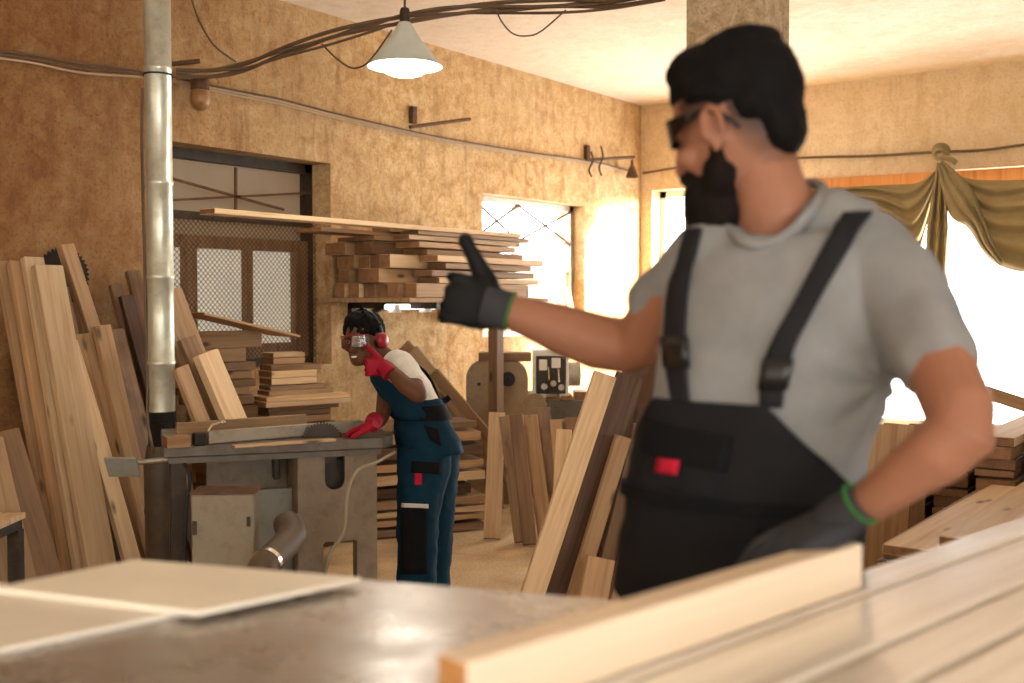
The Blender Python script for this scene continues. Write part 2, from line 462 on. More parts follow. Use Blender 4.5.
# ---- window_1: grimy two-part window behind chain-link
def bar_yz(bm, x, p, q, w, t):        # flat bar in a plane x=const between (y,z) points
    P, Q = V((x, p[0], p[1])), V((x, q[0], q[1])); d = (Q - P)
    Mx = frame_of(d, (1, 0, 0)); box(bm, (P + Q) / 2, (t, w, d.length), Mx)
def yz(px, py, x): p = on_x(px, py, x); return (p.y, p.z)
win = struct(link('window_1', None)); win.location = (-.2, 4.4, 1.0)
X1 = -.2
y0, y1, z0, z1 = W1
b = NB()
for p, q in (((y0, z0 + .03), (y1, z0 + .03)), ((y0, z1 - .03), (y1, z1 - .03)), ((y0 + .025, z0), (y0 + .025, z1)), ((y1 - .03, z0), (y1 - .03, z1))):
    bar_yz(b, X1, p, q, .06, .06)
zt = yz(240, 219, X1)[1]
bar_yz(b, X1, (y0, zt), (y1, zt), .045, .05)
finish(b, 'frame', M['darksteel'], wparent=win)
b = NB(); zr = yz(240, 244, X1)[1]
bar_yz(b, X1 + .01, (y0 + .05, zr), (y1 - .05, zr), .075, .05)
bar_yz(b, X1 + .01, (y0 + .05, z0 + .1), (y1 - .05, z0 + .1), .09, .05)
for px, w in ((187.5, .085), (246, .05), (298, .11)):
    yy = yz(px, 290, X1)[0]; bar_yz(b, X1 + .012, (yy, z0 + .05), (yy, zr), w, .05)
finish(b, 'casement', W['brown'], wparent=win)
b = NB(); box(b, (X1 - .03, (y0 + y1) / 2, (z0 + zr) / 2), (.008, y1 - y0, zr - z0)); finish(b, 'pane', M['pane'], wparent=win)
b = NB(); box(b, (X1 - .03, (y0 + y1) / 2, (zr + z1) / 2), (.008, y1 - y0, z1 - zr)); finish(b, 'pane', M['pane_top'], wparent=win)
b = NB()
for a, c in (((232, 168), (232, 218)), ((158, 176), (280, 210)), ((158, 201), (308, 193))):
    bar_yz(b, X1 + .035, yz(*a, X1), yz(*c, X1), .014, .014)
finish(b, 'bar', M['rust'], wparent=win)
b = NB(); zt2 = zt; xg = X1 + .06; pitch = .034
L = zt2 - z0
k = y0 - L
while k < y1:                      # chain link: crossing zig-zag wires
    for s in (1, -1):
        a = (k, z0) if s > 0 else (k, zt2); c = (k + L, zt2) if s > 0 else (k + L, z0)
        ya, yb = max(a[0], y0), min(c[0], y1)
        if yb > ya:
            za = a[1] + s * (ya - a[0]); zb = a[1] + s * (yb - a[0])
            tube(b, [(xg + s * .0015, ya, za), (xg + s * .0015, yb, zb)], .0022, 4, False)
    k += pitch
finish(b, 'wire_mesh', M['rust'], wparent=win)

# ---- window_2: bright window with a braced steel grille
win = struct(link('window_2', None)); X2 = -.14; y0, y1, z0, z1 = W2; win.location = (X2, 7.5, z0)
b = NB()
for p, q in (((y0, z0 + .02), (y1, z0 + .02)), ((y0, z1 - .025), (y1, z1 - .025)), ((y0 + .02, z0), (y0 + .02, z1)), ((y1 - .03, z0), (y1 - .03, z1))):
    bar_yz(b, X2, p, q, .05, .05)
ym = yz(515, 240, X2)[0]; yr = yz(560, 240, X2)[0]; zm = yz(540, 243, X2)[1]; zl = yz(540, 268, X2)[1]
bar_yz(b, X2, (ym, z0), (ym, z1), .055, .04)
bar_yz(b, X2, (y0, zm), (y1, zm), .04, .03); bar_yz(b, X2, (ym, zl), (y1, zl), .05, .03)
finish(b, 'frame', M['alu'], wparent=win)
b = NB(); w = .016
for p, q in (((ym, zm), (y1 - .05, z1 - .05)), ((ym, z1 - .05), (y1 - .05, zm)), ((y0 + .04, zm), (ym, z1 - .05)), ((y0 + .04, z1 - .05), (ym, zm))):
    bar_yz(b, X2 + .03, p, q, w, .012)
finish(b, 'brace', M['rust'], wparent=win)
b = NB(); box(b, (X2 - .02, (y0 + y1) / 2, (zl + z1) / 2), (.006, y1 - y0, z1 - zl)); finish(b, 'pane', M['glass'], wparent=win)
b = NB(); box(b, (X2 - .02, (y0 + y1) / 2, (z0 + zl) / 2), (.006, y1 - y0, zl - z0)); finish(b, 'pane', M['pane_white'], wparent=win)

# ---- window_3: wide window in the far wall
win = struct(link('window_3', None)); x0, x1, z0, z1 = W3; win.location = ((x0 + x1) / 2, WALL_Y + .2, z0)
b = NB(); yy = WALL_Y + .2
for c, s in ((((x0 + x1) / 2, yy, z0 + .03), (x1 - x0, .06, .06)), (((x0 + x1) / 2, yy, z1 - .03), (x1 - x0, .06, .06)),
             ((x0 + .03, yy, (z0 + z1) / 2), (.06, .06, z1 - z0)), ((x1 - .03, yy, (z0 + z1) / 2), (.06, .06, z1 - z0)), ((4.1, yy, (z0 + z1) / 2), (.05, .05, z1 - z0))):
    box(b, c, s)
finish(b, 'frame', M['white'], wparent=win)
b = NB(); box(b, ((x0 + x1) / 2, yy + .02, (z0 + z1) / 2), (x1 - x0, .006, z1 - z0)); finish(b, 'pane', M['glass'], wparent=win)
# timber batten over the window (curtain hangs from it)
pA, pB = on_y(806, 185.5, WALL_Y - .035), on_y(1024, 173.5, WALL_Y - .035)
pB = pA + (pB - pA) * 1.8
d = pB - pA; b = NB(); box(b, (pA + pB) / 2, (.07, .1, d.length), frame_of(d, (0, 1, 0)), .006)
o = struct(finish(b, 'trim_1', W['orange']))
# ================================================================== TIMBER
ORD = 'zeroth first second third fourth fifth sixth seventh eighth ninth tenth eleventh twelfth thirteenth fourteenth fifteenth sixteenth seventeenth eighteenth nineteenth twentieth'.split() + \
      ['twenty-' + x for x in 'first second third fourth fifth sixth seventh eighth ninth'.split()] + ['thirtieth'] + ['thirty-' + x for x in 'first second third fourth fifth sixth seventh eighth ninth'.split()]
def plank(name, p0, p1, w, t, mat, ref=(0, 0, 1), roll=0.0, bow=0.0, rough=0.0, end=None, bev=.0025, off=(0, 0), taper=1.0, ground=False):
    """A board from p0 to p1: width w across (towards ref), thickness t. Own origin at p0, grain along local z."""
    p0, p1 = V(p0), V(p1); d = p1 - p0; L = d.length
    Mx = frame_of(d, ref) @ Matrix.Rotation(roll, 3, 'Z')
    b = NB(); n = 8 if (bow or rough) else 1
    sd = rnd.random() * 100
    rings = []
    for k in range(n + 1):
        z = L * k / n; bo = bow * math.sin(PI * k / n); tp = lerp(1, taper, k / n)
        q = []
        for i, (x, y) in enumerate(((-.5, -.5), (.5, -.5), (.5, .5), (-.5, .5))):
            r1 = rough * (noise.noise(V((z * 4 + sd, i * 7.3, 0)))); r2 = rough * noise.noise(V((z * 5, i * 3.1 + sd, 4)))
            q.append(b.verts.new((x * w * tp + r1 + off[0], y * t + bo + r2 * .5 + off[1], z)))
        rings.append(q)
    loft_rings(b, rings, True)
    b.faces.ensure_lookup_table()
    b.faces[-1].material_index = 1; b.faces[-2].material_index = 1
    if bev and not rough:
        es = [e for e in b.edges if e.calc_length() > 1e-4]
        bmesh.ops.bevel(b, geom=es, offset=min(bev, t * .2), segments=1, affect='EDGES')
    o = finish(b, name, [mat, end or W['end']])
    lowest = min((p0 + Mx @ v.co).z for v in o.data.vertices)
    if lowest < .0015 or (ground and lowest > .0015): p0 = p0 + Z * (.0015 - lowest)
    o.matrix_world = Matrix.Translation(p0) @ Mx.to_4x4()
    return o
def plane_pt(px, py, X0, m):   # seen point on the inclined plane x + m z = X0
    r = ray(px, py); s = (X0 - CAM.x - m * CAM.z) / (r.x + m * r.z); return CAM + r * s
def floor_end(tx, ty, bx, by, X0):
    lo, hi = .3, 4.0
    f = lambda s: on_z(tx + (bx - tx) * s, ty + (by - ty) * s)
    while ty + (by - ty) * lo < 312: lo += .02
    for _ in range(50):
        mid = (lo + hi) / 2
        if f(mid).x < X0: lo = mid
        else: hi = mid
    return f(lo)

# ---- boards leaning on the left wall (top px, lower px, layer, width m, thickness m, tone)
SL = .30
lean_left = [
    # tx, ty, bx, by, X0, w, t, mat
    (4, 432, 46, 575, .80, .13, .028, 'brown'),
    (-16, 440, 14, 570, .86, .16, .025, 'tan'),
    (5, 262, 60, 562, .60, .09, .04, 'tan'),
    (18, 262, 71, 562, .655, .10, .04, 'tan'),
    (32, 258, 83, 562, .71, .10, .04, 'pale'),
    (47, 266, 99, 561, .765, .145, .04, 'pale'),
    (65, 246, 152, 523, .60, .075, .05, 'tan'),
    (58, 288, 118, 556, .60, .10, .03, 'brown'),
    (68, 342, 129, 556, .71, .085, .035, 'pale'),
    (80, 335, 142, 556, .655, .10, .035, 'tan'),
    (101, 326, 152, 540, .71, .09, .035, 'tan'),
    (115, 285, 150, 412, .545, .07, .03, 'brown'),
    (112, 330, 148, 470, .655, .12, .03, 'grey'),
    (132, 271, 151, 350, .545, .08, .03, 'brown'),
    (126, 296, 160, 420, .60, .08, .03, 'dark'),
    (90, 316, 140, 500, .545, .07, .03, 'pale'),
    (26, 300, 64, 480, .545, .08, .03, 'brown'),
]
lean_right = [
    (173, 290, 217, 407, .98, .085, .035, 'tan'),
    (164, 300, 206, 412, 1.04, .10, .03, 'tan'),
    (186, 340, 222, 424, 1.10, .10, .03, 'brown'),
    (205, 356, 232, 420, 1.16, .13, .05, 'pale'),
    (180, 368, 201, 424, 1.22, .08, .03, 'tan'),
]
def leaners(rows, group, lab):
    rows = sorted(rows, key=lambda r: r[0] + (r[2] - r[0]) * (430 - r[1]) / (r[3] - r[1]))
    for i, (tx, ty, bx, by, X0, w, t, mt) in enumerate(rows):
        top = plane_pt(tx, ty, X0, SL); base = floor_end(tx, ty, bx, by, X0)
        base.z = .008
        o = plank('leaning_board', base, top, w, t, W[mt], ref=(0, 1, 0), bow=rnd.uniform(-.012, .012) if w < .1 else 0, end=W['end'])
        tag(o, lab(i, mt), 'board', group)
TONE = dict(pale='pale', tan='tan', brown='brown', grey='weathered', dark='dark brown', bark='bark-edged')
leaners(lean_left, 'boards leaning on the left wall', lambda i, mt: f'{TONE[mt]} board leaning on the wall left of the metal duct, {ORD[i + 1]} from the left')
leaners(lean_right, 'boards leaning beside the duct', lambda i, mt: f'{TONE[mt]} board leaning right of the metal duct beside the low stack, {ORD[i + 1]} from the left')

# ---- timber rack on the wall between the two windows
bm_r = 1.435
rack = thing('lumber_rack', 'steel wall bracket rack with a plank shelf carrying the stacked timbers', 'rack', (0, 6.0, 1.30))
b = NB(); box(b, (.40, 5.72, bm_r - .016), (.80, 1.5, .028), bev=.004); finish(b, 'shelf_plank', W['tan'], wparent=rack)
for yb in (5.28, 6.25):
    b = NB()
    box(b, (.39, yb, bm_r - .05), (.76, .04, .04)); box(b, (.02, yb, bm_r - .11), (.04, .04, .14))
    P, Q = V((.04, yb, bm_r - .16)), V((.3, yb, bm_r - .06)); d = Q - P
    box(b, (P + Q) / 2, (.03, .03, d.length), frame_of(d, (0, 1, 0)))
    finish(b, 'bracket', M['darksteel'], wparent=rack)
rows = []
zc = bm_r
def rk(x, y0, y1, z, w, t, mt, slot):
    rows.append((x, y0, y1, z, w, t, mt, slot))
mats = ['tan', 'pale', 'tan', 'pale', 'brown']
lay = [(.092, [.215, .32, .425, .53, .635, .735], 5.0, 6.3), (.092, [.19, .295, .40, .50], 5.0, 6.3), (.088, [.12, .225, .33, .44, .55], 5.02, 6.3), (.085, [.08, .185, .30, .40], 4.98, 6.25)]
for li, (h, xs, ya, yb) in enumerate(lay):
    for ci, x in enumerate(xs):
        rk(x, ya + rnd.uniform(-.04, .10), yb + rnd.uniform(-.15, .15), zc, .094, h - .004, mats[(li * 2 + ci) % 5], (li, ci))
    if li == 1: rk(.66, 5.32, 6.42, zc, .17, .035, 'pale', (li, 5)); rk(.655, 5.26, 6.38, zc + .042, .16, .04, 'tan', (li, 6))
    if li == 2: rk(.69, 5.36, 6.3, zc, .15, .035, 'tan', (li, 6)); rk(.69, 5.28, 6.45, zc + .042, .15, .04, 'pale', (li, 7))
    if li == 3: rk(.56, 5.3, 6.35, zc, .2, .035, 'tan', (li, 5)); rk(.60, 5.18, 6.2, zc + .042, .2, .035, 'tan', (li, 6))
    zc += h
for k, (x, ya, yb, w, t, mt) in enumerate([(.15, 5.1, 6.3, .16, .03, 'tan'), (.35, 5.05, 6.3, .18, .03, 'tan'), (.60, 5.12, 6.3, .14, .03, 'pale')]):
    rk(x, ya, yb, zc + .003, w, t, mt, (4, k))
for k, (x, ya, yb, w, t, mt) in enumerate([(.30, 4.62, 6.5, .22, .025, 'brown'), (.60, 5.2, 6.4, .15, .026, 'tan')]):
    rk(x, ya, yb, zc + .037, w, t, mt, (5, k))
rk(.62, 3.62, 6.3, zc + .066, .12, .028, 'pale', (6, 2)); rk(.36, 5.2, 6.3, zc + .066, .16, .025, 'tan', (6, 0)); rk(.2, 5.5, 6.3, zc + .066, .11, .03, 'brown', (6, 1))
LV = ['bottom', 'second', 'third', 'fourth', 'fifth', 'sixth', 'topmost']
cnt = {}
for (x, ya, yb, z, w, t, mt, s) in sorted(rows, key=lambda r: (r[7][0], r[0])):
    cnt[s[0]] = cnt.get(s[0], 0) + 1
    o = plank('stacked_timber', (x, ya, z + t / 2), (x, yb, z + t / 2), t, w, W[mt], ref=(0, 0, 1))
    if (x, ya) == (.62, 3.62): lb = 'long pale plank sticking out far past the racked timbers in front of the left window'
    else: lb = f'{TONE[mt]} timber on the wall rack, {LV[s[0]]} layer, {ORD[cnt[s[0]]]} from the wall'
    tag(o, lb, 'timber', 'timbers stacked on the wall rack')
# timber post under the rack
o = plank('timber_post', on_z(496, 300 + 1.42 * F / 7.43, .002), on_z(496, 300 + 1.42 * F / 7.43, 0) + V((0, 0, 1.40)), .075, .075, W['brown'], ref=(0, 1, 0))
tag(o, 'upright squared timber post standing in front of the cream machine below the gloved thumb', 'post')

# ---- small board standing on the sill of window_2
q0, q1 = on_x(575, 331, -.075), on_x(566, 287, -.092); q0.z = W2[2] + .004
tag(plank('sill_board', q0, q1, .10, .02, W['pale'], ref=(0, 1, 0)), 'small pale board propped on the sill of the bright braced window', 'board')
# ---- low stack in front of window_1
dS = (ray(1900, 300) - Z * ray(1900, 300).z).normalized(); nS = V((dS.y, -dS.x, 0))   # nS points to the camera side
if nS.dot(FWD) > 0: nS = -nS
stackA = [  # right px, y top, y bottom, depth, length, width, tone
    (262, 331, 347, 6.05, .75, .20, 'tan'), (246, 347.6, 361, 6.03, .7, .22, 'tan'), (256, 361.6, 370, 6.02, 0.72, .2, 'grey'),
    (252, 370.6, 378, 6.02, 0.7, .2, 'tan'), (256, 378.6, 386, 6.02, 0.72, .2, 'brown'), (250, 386.6, 394, 6.02, 0.7, .2, 'tan'),
    (254, 394.6, 404, 6.02, 0.7, .22, 'grey'), (258, 404.6, 419, 6.02, 0.72, .22, 'brown')]
stackB = [
    (305, 352, 356.6, 6.35, .45, .14, 'pale'), (305, 357, 363.2, 6.35, .45, .16, 'tan'), (321, 363.6, 369, 6.33, .62, .15, 'brown'),
    (317, 369.4, 376, 6.31, .58, .17, 'pale'), (317, 376.6, 383, 6.30, .58, .16, 'pale'), (326, 383.6, 387.6, 6.32, .66, .15, 'grey'),
    (334, 388, 392.4, 6.30, .66, .15, 'tan'), (350, 392.8, 397, 6.28, .66, .16, 'pale'), (352, 397.4, 402.4, 6.26, .66, .16, 'pale'),
    (339, 402.8, 407, 6.30, .7, .16, 'brown'), (331, 407.6, 413, 6.28, .8, .18, 'brown'), (331, 413.6, 420, 6.27, .8, .2, 'tan'),
    (336, 420.6, 432, 6.30, .85, .2, 'brown'), (330, 432.6, 446, 6.30, .8, .2, 'tan'), (334, 446.6, 470, 6.30, .85, .2, 'brown'), (334, 470.6, 500, 6.30, .85, .2, 'brown'), (334, 500.6, 545.5, 6.30, .85, .2, 'dark')]
def stack(rows, where, group):
    for i, (px, ya, yb, dd, L, wd, mt) in enumerate(rows):
        A = at(px, ya, dd); Bq = at(px, yb, dd); t = A.z - Bq.z
        c = (A + Bq) / 2 - nS * (wd / 2)
        if rows is stackB: L = max(.16, (px - 277) * .0071)
        else: L = [.5, .42, .40, .38, .37, .36, .34, .32][i] if i < 8 else .28
        if i == len(rows) - 1: c.z = max(c.z, t / 2 + .002)
        o = plank('stacked_board', c - dS * L, c, t, wd, W[mt], ref=(0, 0, 1))
        tag(o, f'{TONE[mt]} board in {where}, {ORD[i + 1]} from the top', 'board', group)
nb = 10
for k in range(nb):   # lower boards of the back stack, hidden behind the saw
    stackA.append((256 + rnd.uniform(-5, 5), 419.6 + k * 12.6 + .4, 419.6 + (k + 1) * 12.6 if k < nb - 1 else 556, 6.02, .72, .22, ['tan', 'brown', 'grey'][k % 3]))
stack(stackA, 'the taller back stack under the screened window', 'boards in the back stack')
stack(stackB, 'the low stack before the screened window', 'boards in the low stack')
pS0, pS1 = at(183, 313, 5.75), at(277, 335, 6.1)
o = plank('plywood_sheet', pS0, pS1, .34, .014, W['tan'], ref=nS, off=(.1, 0))
tag(o, 'thin tan sheet sloping down across the top of the back stack', 'sheet')

# ---- rough slabs piled behind the woman
dB = (ray(3000, 300) - Z * ray(3000, 300).z).normalized(); nB = V((dB.y, -dB.x, 0))
if nB.dot(FWD) > 0: nB = -nB
slabs = [(478, 420, 428, 'brown'), (482, 429, 441, 'tan'), (484, 443, 456, 'bark'), (483, 458, 467, 'tan'), (486, 469, 480, 'pale'),
         (470, 481, 493, 'dark'), (486, 494, 503, 'tan'), (484, 505, 511, 'pale'), (487, 512.5, 519, 'tan'), (485, 520.5, 527.5, 'brown'), (486, 530.5, 536.5, 'grey')]  # the recessed dark slab stands in for a shaded gap in the pile
for i, (px, ya, yb, mt) in enumerate(slabs):
    dd = 6.75
    A = at(px + rnd.uniform(-3, 3), ya, dd); Bq = at(px, yb, dd); t = (A.z - Bq.z) * .78; c = (A + Bq) / 2 - nB * .15
    L = .84 + rnd.uniform(-.06, .08)
    q0 = c - dB * L
    if i == len(slabs) - 1: q0.z = c.z = max(c.z, t / 2 + .012)
    o = plank('rough_slab', q0, c, t, .3, W[mt], ref=(0, 0, 1), rough=.012)
    tag(o, f'{TONE[mt]} rough slab in the pile behind the woman, {ORD[i + 1]} from the top', 'slab', 'rough slabs behind the woman')

# ---- boards slanting behind the woman's back
for i, (tx, ty, bx, by, w, mt) in enumerate([(404, 345, 470, 428, .10, 'tan'), (413, 350, 482, 437, .09, 'pale'), (434, 372, 492, 440, .07, 'brown')]):
    top = at(tx, ty, 7.60 - i * .15); db = 7.24 - i * .15; yb = 300 + (CAM.z - .055) * F / db; bot = at(tx + (bx - tx) * (yb - ty) / (by - ty), yb, db)
    o = plank('slanting_board', bot, top, w, .028, W[mt], ref=(0, 0, 1), roll=0)
    tag(o, f'{TONE[mt]} board slanting down to the right behind the woman, {["uppermost", "middle", "lowest"][i]} of three', 'board', 'slanting boards behind the woman')

# ---- short boards standing in a fan (top px, bottom px)
fan = [(497, 413, 492, 543, 17, 'pale', 6.46, 6.74), (505, 417, 521, 545, 13, 'tan', 6.36, 6.64), (516, 415, 530, 547, 14, 'brown', 6.30, 6.58),
       (530, 416, 546, 545, 15, 'tan', 6.40, 6.68), (543, 408, 556, 540, 15, 'grey', 6.50, 6.78), (557, 420, 567, 545, 15, 'tan', 6.42, 6.70), (572, 418, 579, 545, 17, 'brown', 6.50, 6.78),
       (564, 430, 558, 545, 15, 'pale', 6.24, 6.52)]
for i, (tx, ty, bx, by, wp, mt, db, dt) in enumerate(sorted(fan, key=lambda r: r[0])):
    top = at(tx, ty, dt); bot = on_z(bx, 300 + CAM.z * F / db, .006)
    bot = at(bx, 300 + (CAM.z - .008) * F / db, db)
    o = plank('standing_board', bot, top, wp * 6.5 / F, .03, W[mt], ref=RIGHT, roll=rnd.uniform(-.12, .05))
    tag(o, f'short {TONE[mt]} board standing in the fan by the sawdust, {ORD[i + 1]} from the left', 'board', 'short boards standing in a fan')

# ---- long planks leaning to the pillar beside the man
diag = [  # top px, lower px, bottom depth, top depth, w, t, tone, label
    (605, 376, 536, 585, 4.42, 4.56, .095, .045, 'pale', 'broad pale plank leaning steeply, frontmost left of the dark overalls'),
    (629, 378, 562, 583, 4.54, 4.68, .11, .05, 'bark', 'bark-edged dark plank leaning right behind the broad pale plank'),
    (655, 352, 612, 560, 4.74, 4.88, .24, .03, 'dark', 'wide dark brown board leaning behind the raised forearm'),
    (623, 437, 579, 583, 4.42, 4.52, .065, .045, 'tan', 'tan square-topped plank leaning right of the bark-edged plank'),
    (640, 425, 603, 575, 4.50, 4.60, .06, .05, 'brown', 'brown plank leaning between two tan planks beside the overalls'),
    (654, 424, 622, 571, 4.42, 4.50, .05, .05, 'tan', 'narrow tan plank leaning closest to the overalls'),
    (601, 559, 588, 625, 4.22, 4.28, .11, .04, 'tan', 'short tan offcut standing at the foot of the leaning planks')]
for (tx, ty, bx, by, db, dt, w, t, mt, lb) in diag:
    lo = at(tx, ty, dt)
    yb = 300 + (CAM.z - .01) * F / db; xb = tx + (bx - tx) * (yb - ty) / (by - ty)
    o = plank('leaning_plank', at(xb, yb, db), lo, w, t, W[mt], ref=RIGHT, rough=.012 if mt == 'bark' else 0, roll=.12)
    tag(o, lb, 'plank', 'planks leaning beside the bearded man')

# ---- timber pile on the right below the wide window
def ypl(name, x, y0, y1, z, w, t, mt, lb, rough=0, skew=0.0, tilt=0.0):
    o = plank(name, (x, y0, z + t / 2), (x + skew, y1, z + t / 2 + tilt), t, w, W[mt], ref=(0, 0, 1), rough=rough)
    tag(o, lb, 'board', 'boards in the right-hand pile'); return o
pB_ = at(958, 527, 3.3); pA_ = at(909, 536, 3.36)
zt = .0
front = []
ztop = pA_.z - .04
z = .003; k = 0
while z < ztop - .05:
    t = [.05, .035, .06, .04][k % 4]
    for j, x in enumerate((pA_.x - .06, pA_.x + .12, pA_.x + .30)):
        xx = x + rnd.uniform(-.015, .015)
        front.append((xx, pA_.y + .08 + rnd.uniform(-.05, .12), z, .155, t, ['grey', 'dark', 'brown', 'bark'][(k + j * 3) % 4], k, j))
    z += t + .002; k += 1
nl = k
PL = ['left', 'middle', 'right']
for (x, y0, zz, w, t, mt, kk, j) in front:
    ypl('pile_board', x, y0, y0 + 1.25, zz, w, t - .002, mt, f'{TONE[mt]} board low in the right-hand pile, {ORD[nl - kk]} layer down, {PL[j]} column')
zz = z
ypl('pile_board', pA_.x, pA_.y - .02, pA_.y + 1.35, zz, .15, .03, 'pale', 'pale board lying atop the right-hand pile, left of the knotted one', skew=.02)
ypl('pile_board', pB_.x + .02, pB_.y + .02, pB_.y + 1.4, zz + .031, .16, .032, 'pale', 'pale board with a dark knot lying on top of the right-hand pile')
ypl('pile_board', pA_.x + .165, pB_.y + .06, pB_.y + 1.2, zz, .14, .029, 'grey', 'weathered board directly under the pale knotted board')
# farther, taller pile
k = 0; z = .003
while z < .93:
    t = [.055, .04, .07, .035, .05][k % 5]
    for j, x in enumerate((3.72, 3.92, 4.12, 4.32)):
        if z > (.66, .72, .82, 2)[j]: continue
        mt = ['dark', 'bark', 'brown', 'dark', 'grey'][(k * 2 + j) % 5]
        if z > (.58, .64, .74, .8)[j]: mt = ['tan', 'brown', 'pale', 'tan'][(k + j) % 4]
        y0 = 4.98 + rnd.uniform(-.12, .14)
        o = ypl('pile_timber', x + rnd.uniform(-.012, .012), y0, y0 + 1.9 + rnd.uniform(-.2, .3), z, .16, t - .003, mt,
                f'{TONE[mt]} far-pile timber under the wide window, {ORD[k + 1]} layer up, {ORD[j + 1]} column')
        o['group'] = 'timbers in the far right pile'
    z += t; k += 1
o = plank('loose_batten', at(985, 392, 5.1), at(1046, 412, 4.9), .06, .02, W['tan'], ref=(0, 0, 1)); tag(o, 'thin tan batten lying slanted over the far right pile', 'batten')
for i, (tx, bx, w, mt, dd) in enumerate([(876, 864, .10, 'tan', 4.45), (899, 884, .12, 'tan', 4.6), (918, 912, .07, 'brown', 4.75)]):
    top = at(tx, 424, dd + .1); bot = at(bx, 300 + (CAM.z - .008) * F / dd, dd)
    dd -= .12; top = at(tx, 424, dd + .08); bot = at(bx, 300 + (CAM.z - .008) * F / dd, dd)
    o = plank('upright_board', bot, top, w, .03, W[mt], ref=RIGHT)
    tag(o, f'{TONE[mt]} board standing upright behind the bare forearm, {ORD[i + 1]} from the left', 'board', 'upright boards behind the forearm')

# ================================================================== FOREGROUND BENCH
ZB = 1.03; ZBB = ZB - .031      # plank tops, bench surface
C0 = on_z(140, 560, ZBB); C1 = on_z(640, 601, ZBB)
e1 = (C1 - C0).normalized(); e2 = V((e1.y, -e1.x, 0))
if e2.dot(FWD) > 0: e2 = -e2
LB, DB, TB = 1.18, .92, .05
bench = thing('workbench', 'broad steel-topped workbench in the blurred foreground', 'workbench', tuple((C0 + e1 * LB / 2 + e2 * DB / 2).xy) + (0,))
Rb = Matrix((e1, e2, e1.cross(e2))).transposed()
if Rb.determinant() < 0: Rb = Matrix((e1, -e2, Z)).transposed()
ctr = C0 + e1 * LB / 2 + e2 * DB / 2
b = NB(); box(b, (ctr.x, ctr.y, ZBB - TB / 2), (LB, DB, TB), Rb, .006); finish(b, 'bench_top', M['benchtop'], wparent=bench)
for a in (.07, LB - .07):
    for c in (.07, DB - .07):
        q = C0 + e1 * a + e2 * c
        b = NB(); box(b, (q.x, q.y, (ZBB - .05) / 2), (.07, .07, ZBB - .05), Rb, .005); finish(b, 'leg', M['darksteel'], wparent=bench)
b = NB()
for (a0, c0, a1, c1) in ((.07, .07, LB - .07, .07), (.07, DB - .07, LB - .07, DB - .07), (.07, .07, .07, DB - .07), (LB - .07, .07, LB - .07, DB - .07)):
    P, Q = C0 + e1 * a0 + e2 * c0, C0 + e1 * a1 + e2 * c1; P.z = Q.z = .3
    box(b, (P + Q) / 2, (.04, .04, (Q - P).length), frame_of(Q - P, Z))
finish(b, 'stretcher', M['darksteel'], wparent=bench)
def sheet(name, pix, z, t, mat, lb, cat):
    P = [on_z(x, y, z) for x, y in pix]; b = NB()
    c = sum(P, V()) / len(P)
    lo = [b.verts.new((p.x - c.x, p.y - c.y, 0)) for p in P]; hi = [b.verts.new((p.x - c.x, p.y - c.y, t)) for p in P]
    b.faces.new(lo[::-1]); b.faces.new(hi)
    for k in range(len(P)): b.faces.new((lo[k], lo[(k + 1) % len(P)], hi[(k + 1) % len(P)], hi[k]))
    bmesh.ops.bevel(b, geom=list(b.edges), offset=.0015, segments=1, affect='EDGES')
    o = finish(b, name, mat); o.location = (c.x, c.y, z - t); return tag(o, lb, cat)
M['ply'] = plain('pale_plywood', (244, 234, 216), .4, vary=.05, nscale=6)
M['ply2'] = plain('greyish_board', (232, 222, 206), .4, vary=.06, nscale=6)
sheet('plywood_board', [(-6, 587), (136, 559), (362, 577), (198, 611)], ZBB + .0165, .0085, M['ply'], 'pale wood panel lying on the left end of the workbench', 'panel')
sheet('hardboard_sheet', [(-150, 612), (-4, 582), (206, 606), (-34, 656)], ZBB + .0078, .007, M['ply2'], 'greyish panel under the pale wood panel on the workbench', 'panel')

# long planks on the right, running away to the window side
vp = ray(1670, 300); dP = V((vp.x, vp.y, 0)).normalized(); nP = V((dP.y, -dP.x, 0))
if nP.dot(FWD) > 0: nP = -nP
orig = on_z(840, 604, ZB)
def offs(px, py): return (on_z(px, py, ZB) - orig).dot(nP)
o_top, o1, o2, o3 = offs(940, 544), 0.0, offs(913, 633), offs(970, 655)
edges = [(o_top, o1 - .006), (o1 + .004, o2 - .006), (o2 + .004, o3 - .006), (o3 + .004, o3 + .12)]
for i, (a, c) in enumerate(edges):
    m = orig + nP * ((a + c) / 2); m.z = ZB - .015
    st = m - dP * .52
    o = plank('bench_plank', st, m + dP * 2.0, c - a, .03, W['bench'], ref=nP, end=W['faceend'], bev=.004)
    tag(o, f'long smooth plank on the right of the workbench, {["farthest from", "second from the back, towards", "third from the back, towards", "nearest"][i]} the camera', 'plank', 'long planks in the foreground')
tr = orig + nP * .08 + dP * 1.35
horse = thing('sawhorse', 'timber sawhorse carrying the far ends of the long foreground planks', 'sawhorse', (tr.x, tr.y, 0))
b = NB(); q = V((tr.x, tr.y, ZB - .031 - .04)); box(b, q, (.07, .62, .08), Matrix((dP, nP, Z)).transposed() if Matrix((dP, nP, Z)).transposed().determinant() > 0 else Matrix((dP, -nP, Z)).transposed(), .004)
finish(b, 'top_beam', W['brown'], wparent=horse)
for sx in (-1, 1):
    for sy in (-1, 1):
        P = V((tr.x, tr.y, ZB - .09)) + nP * (.24 * sy) + dP * (.02 * sx); Q = V((tr.x, tr.y, .01)) + nP * (.28 * sy) + dP * (.24 * sx)
        b = NB(); box(b, (P + Q) / 2, (.06, .035, (Q - P).length), frame_of(Q - P, nP), .003); finish(b, 'leg', W['brown'], wparent=horse)
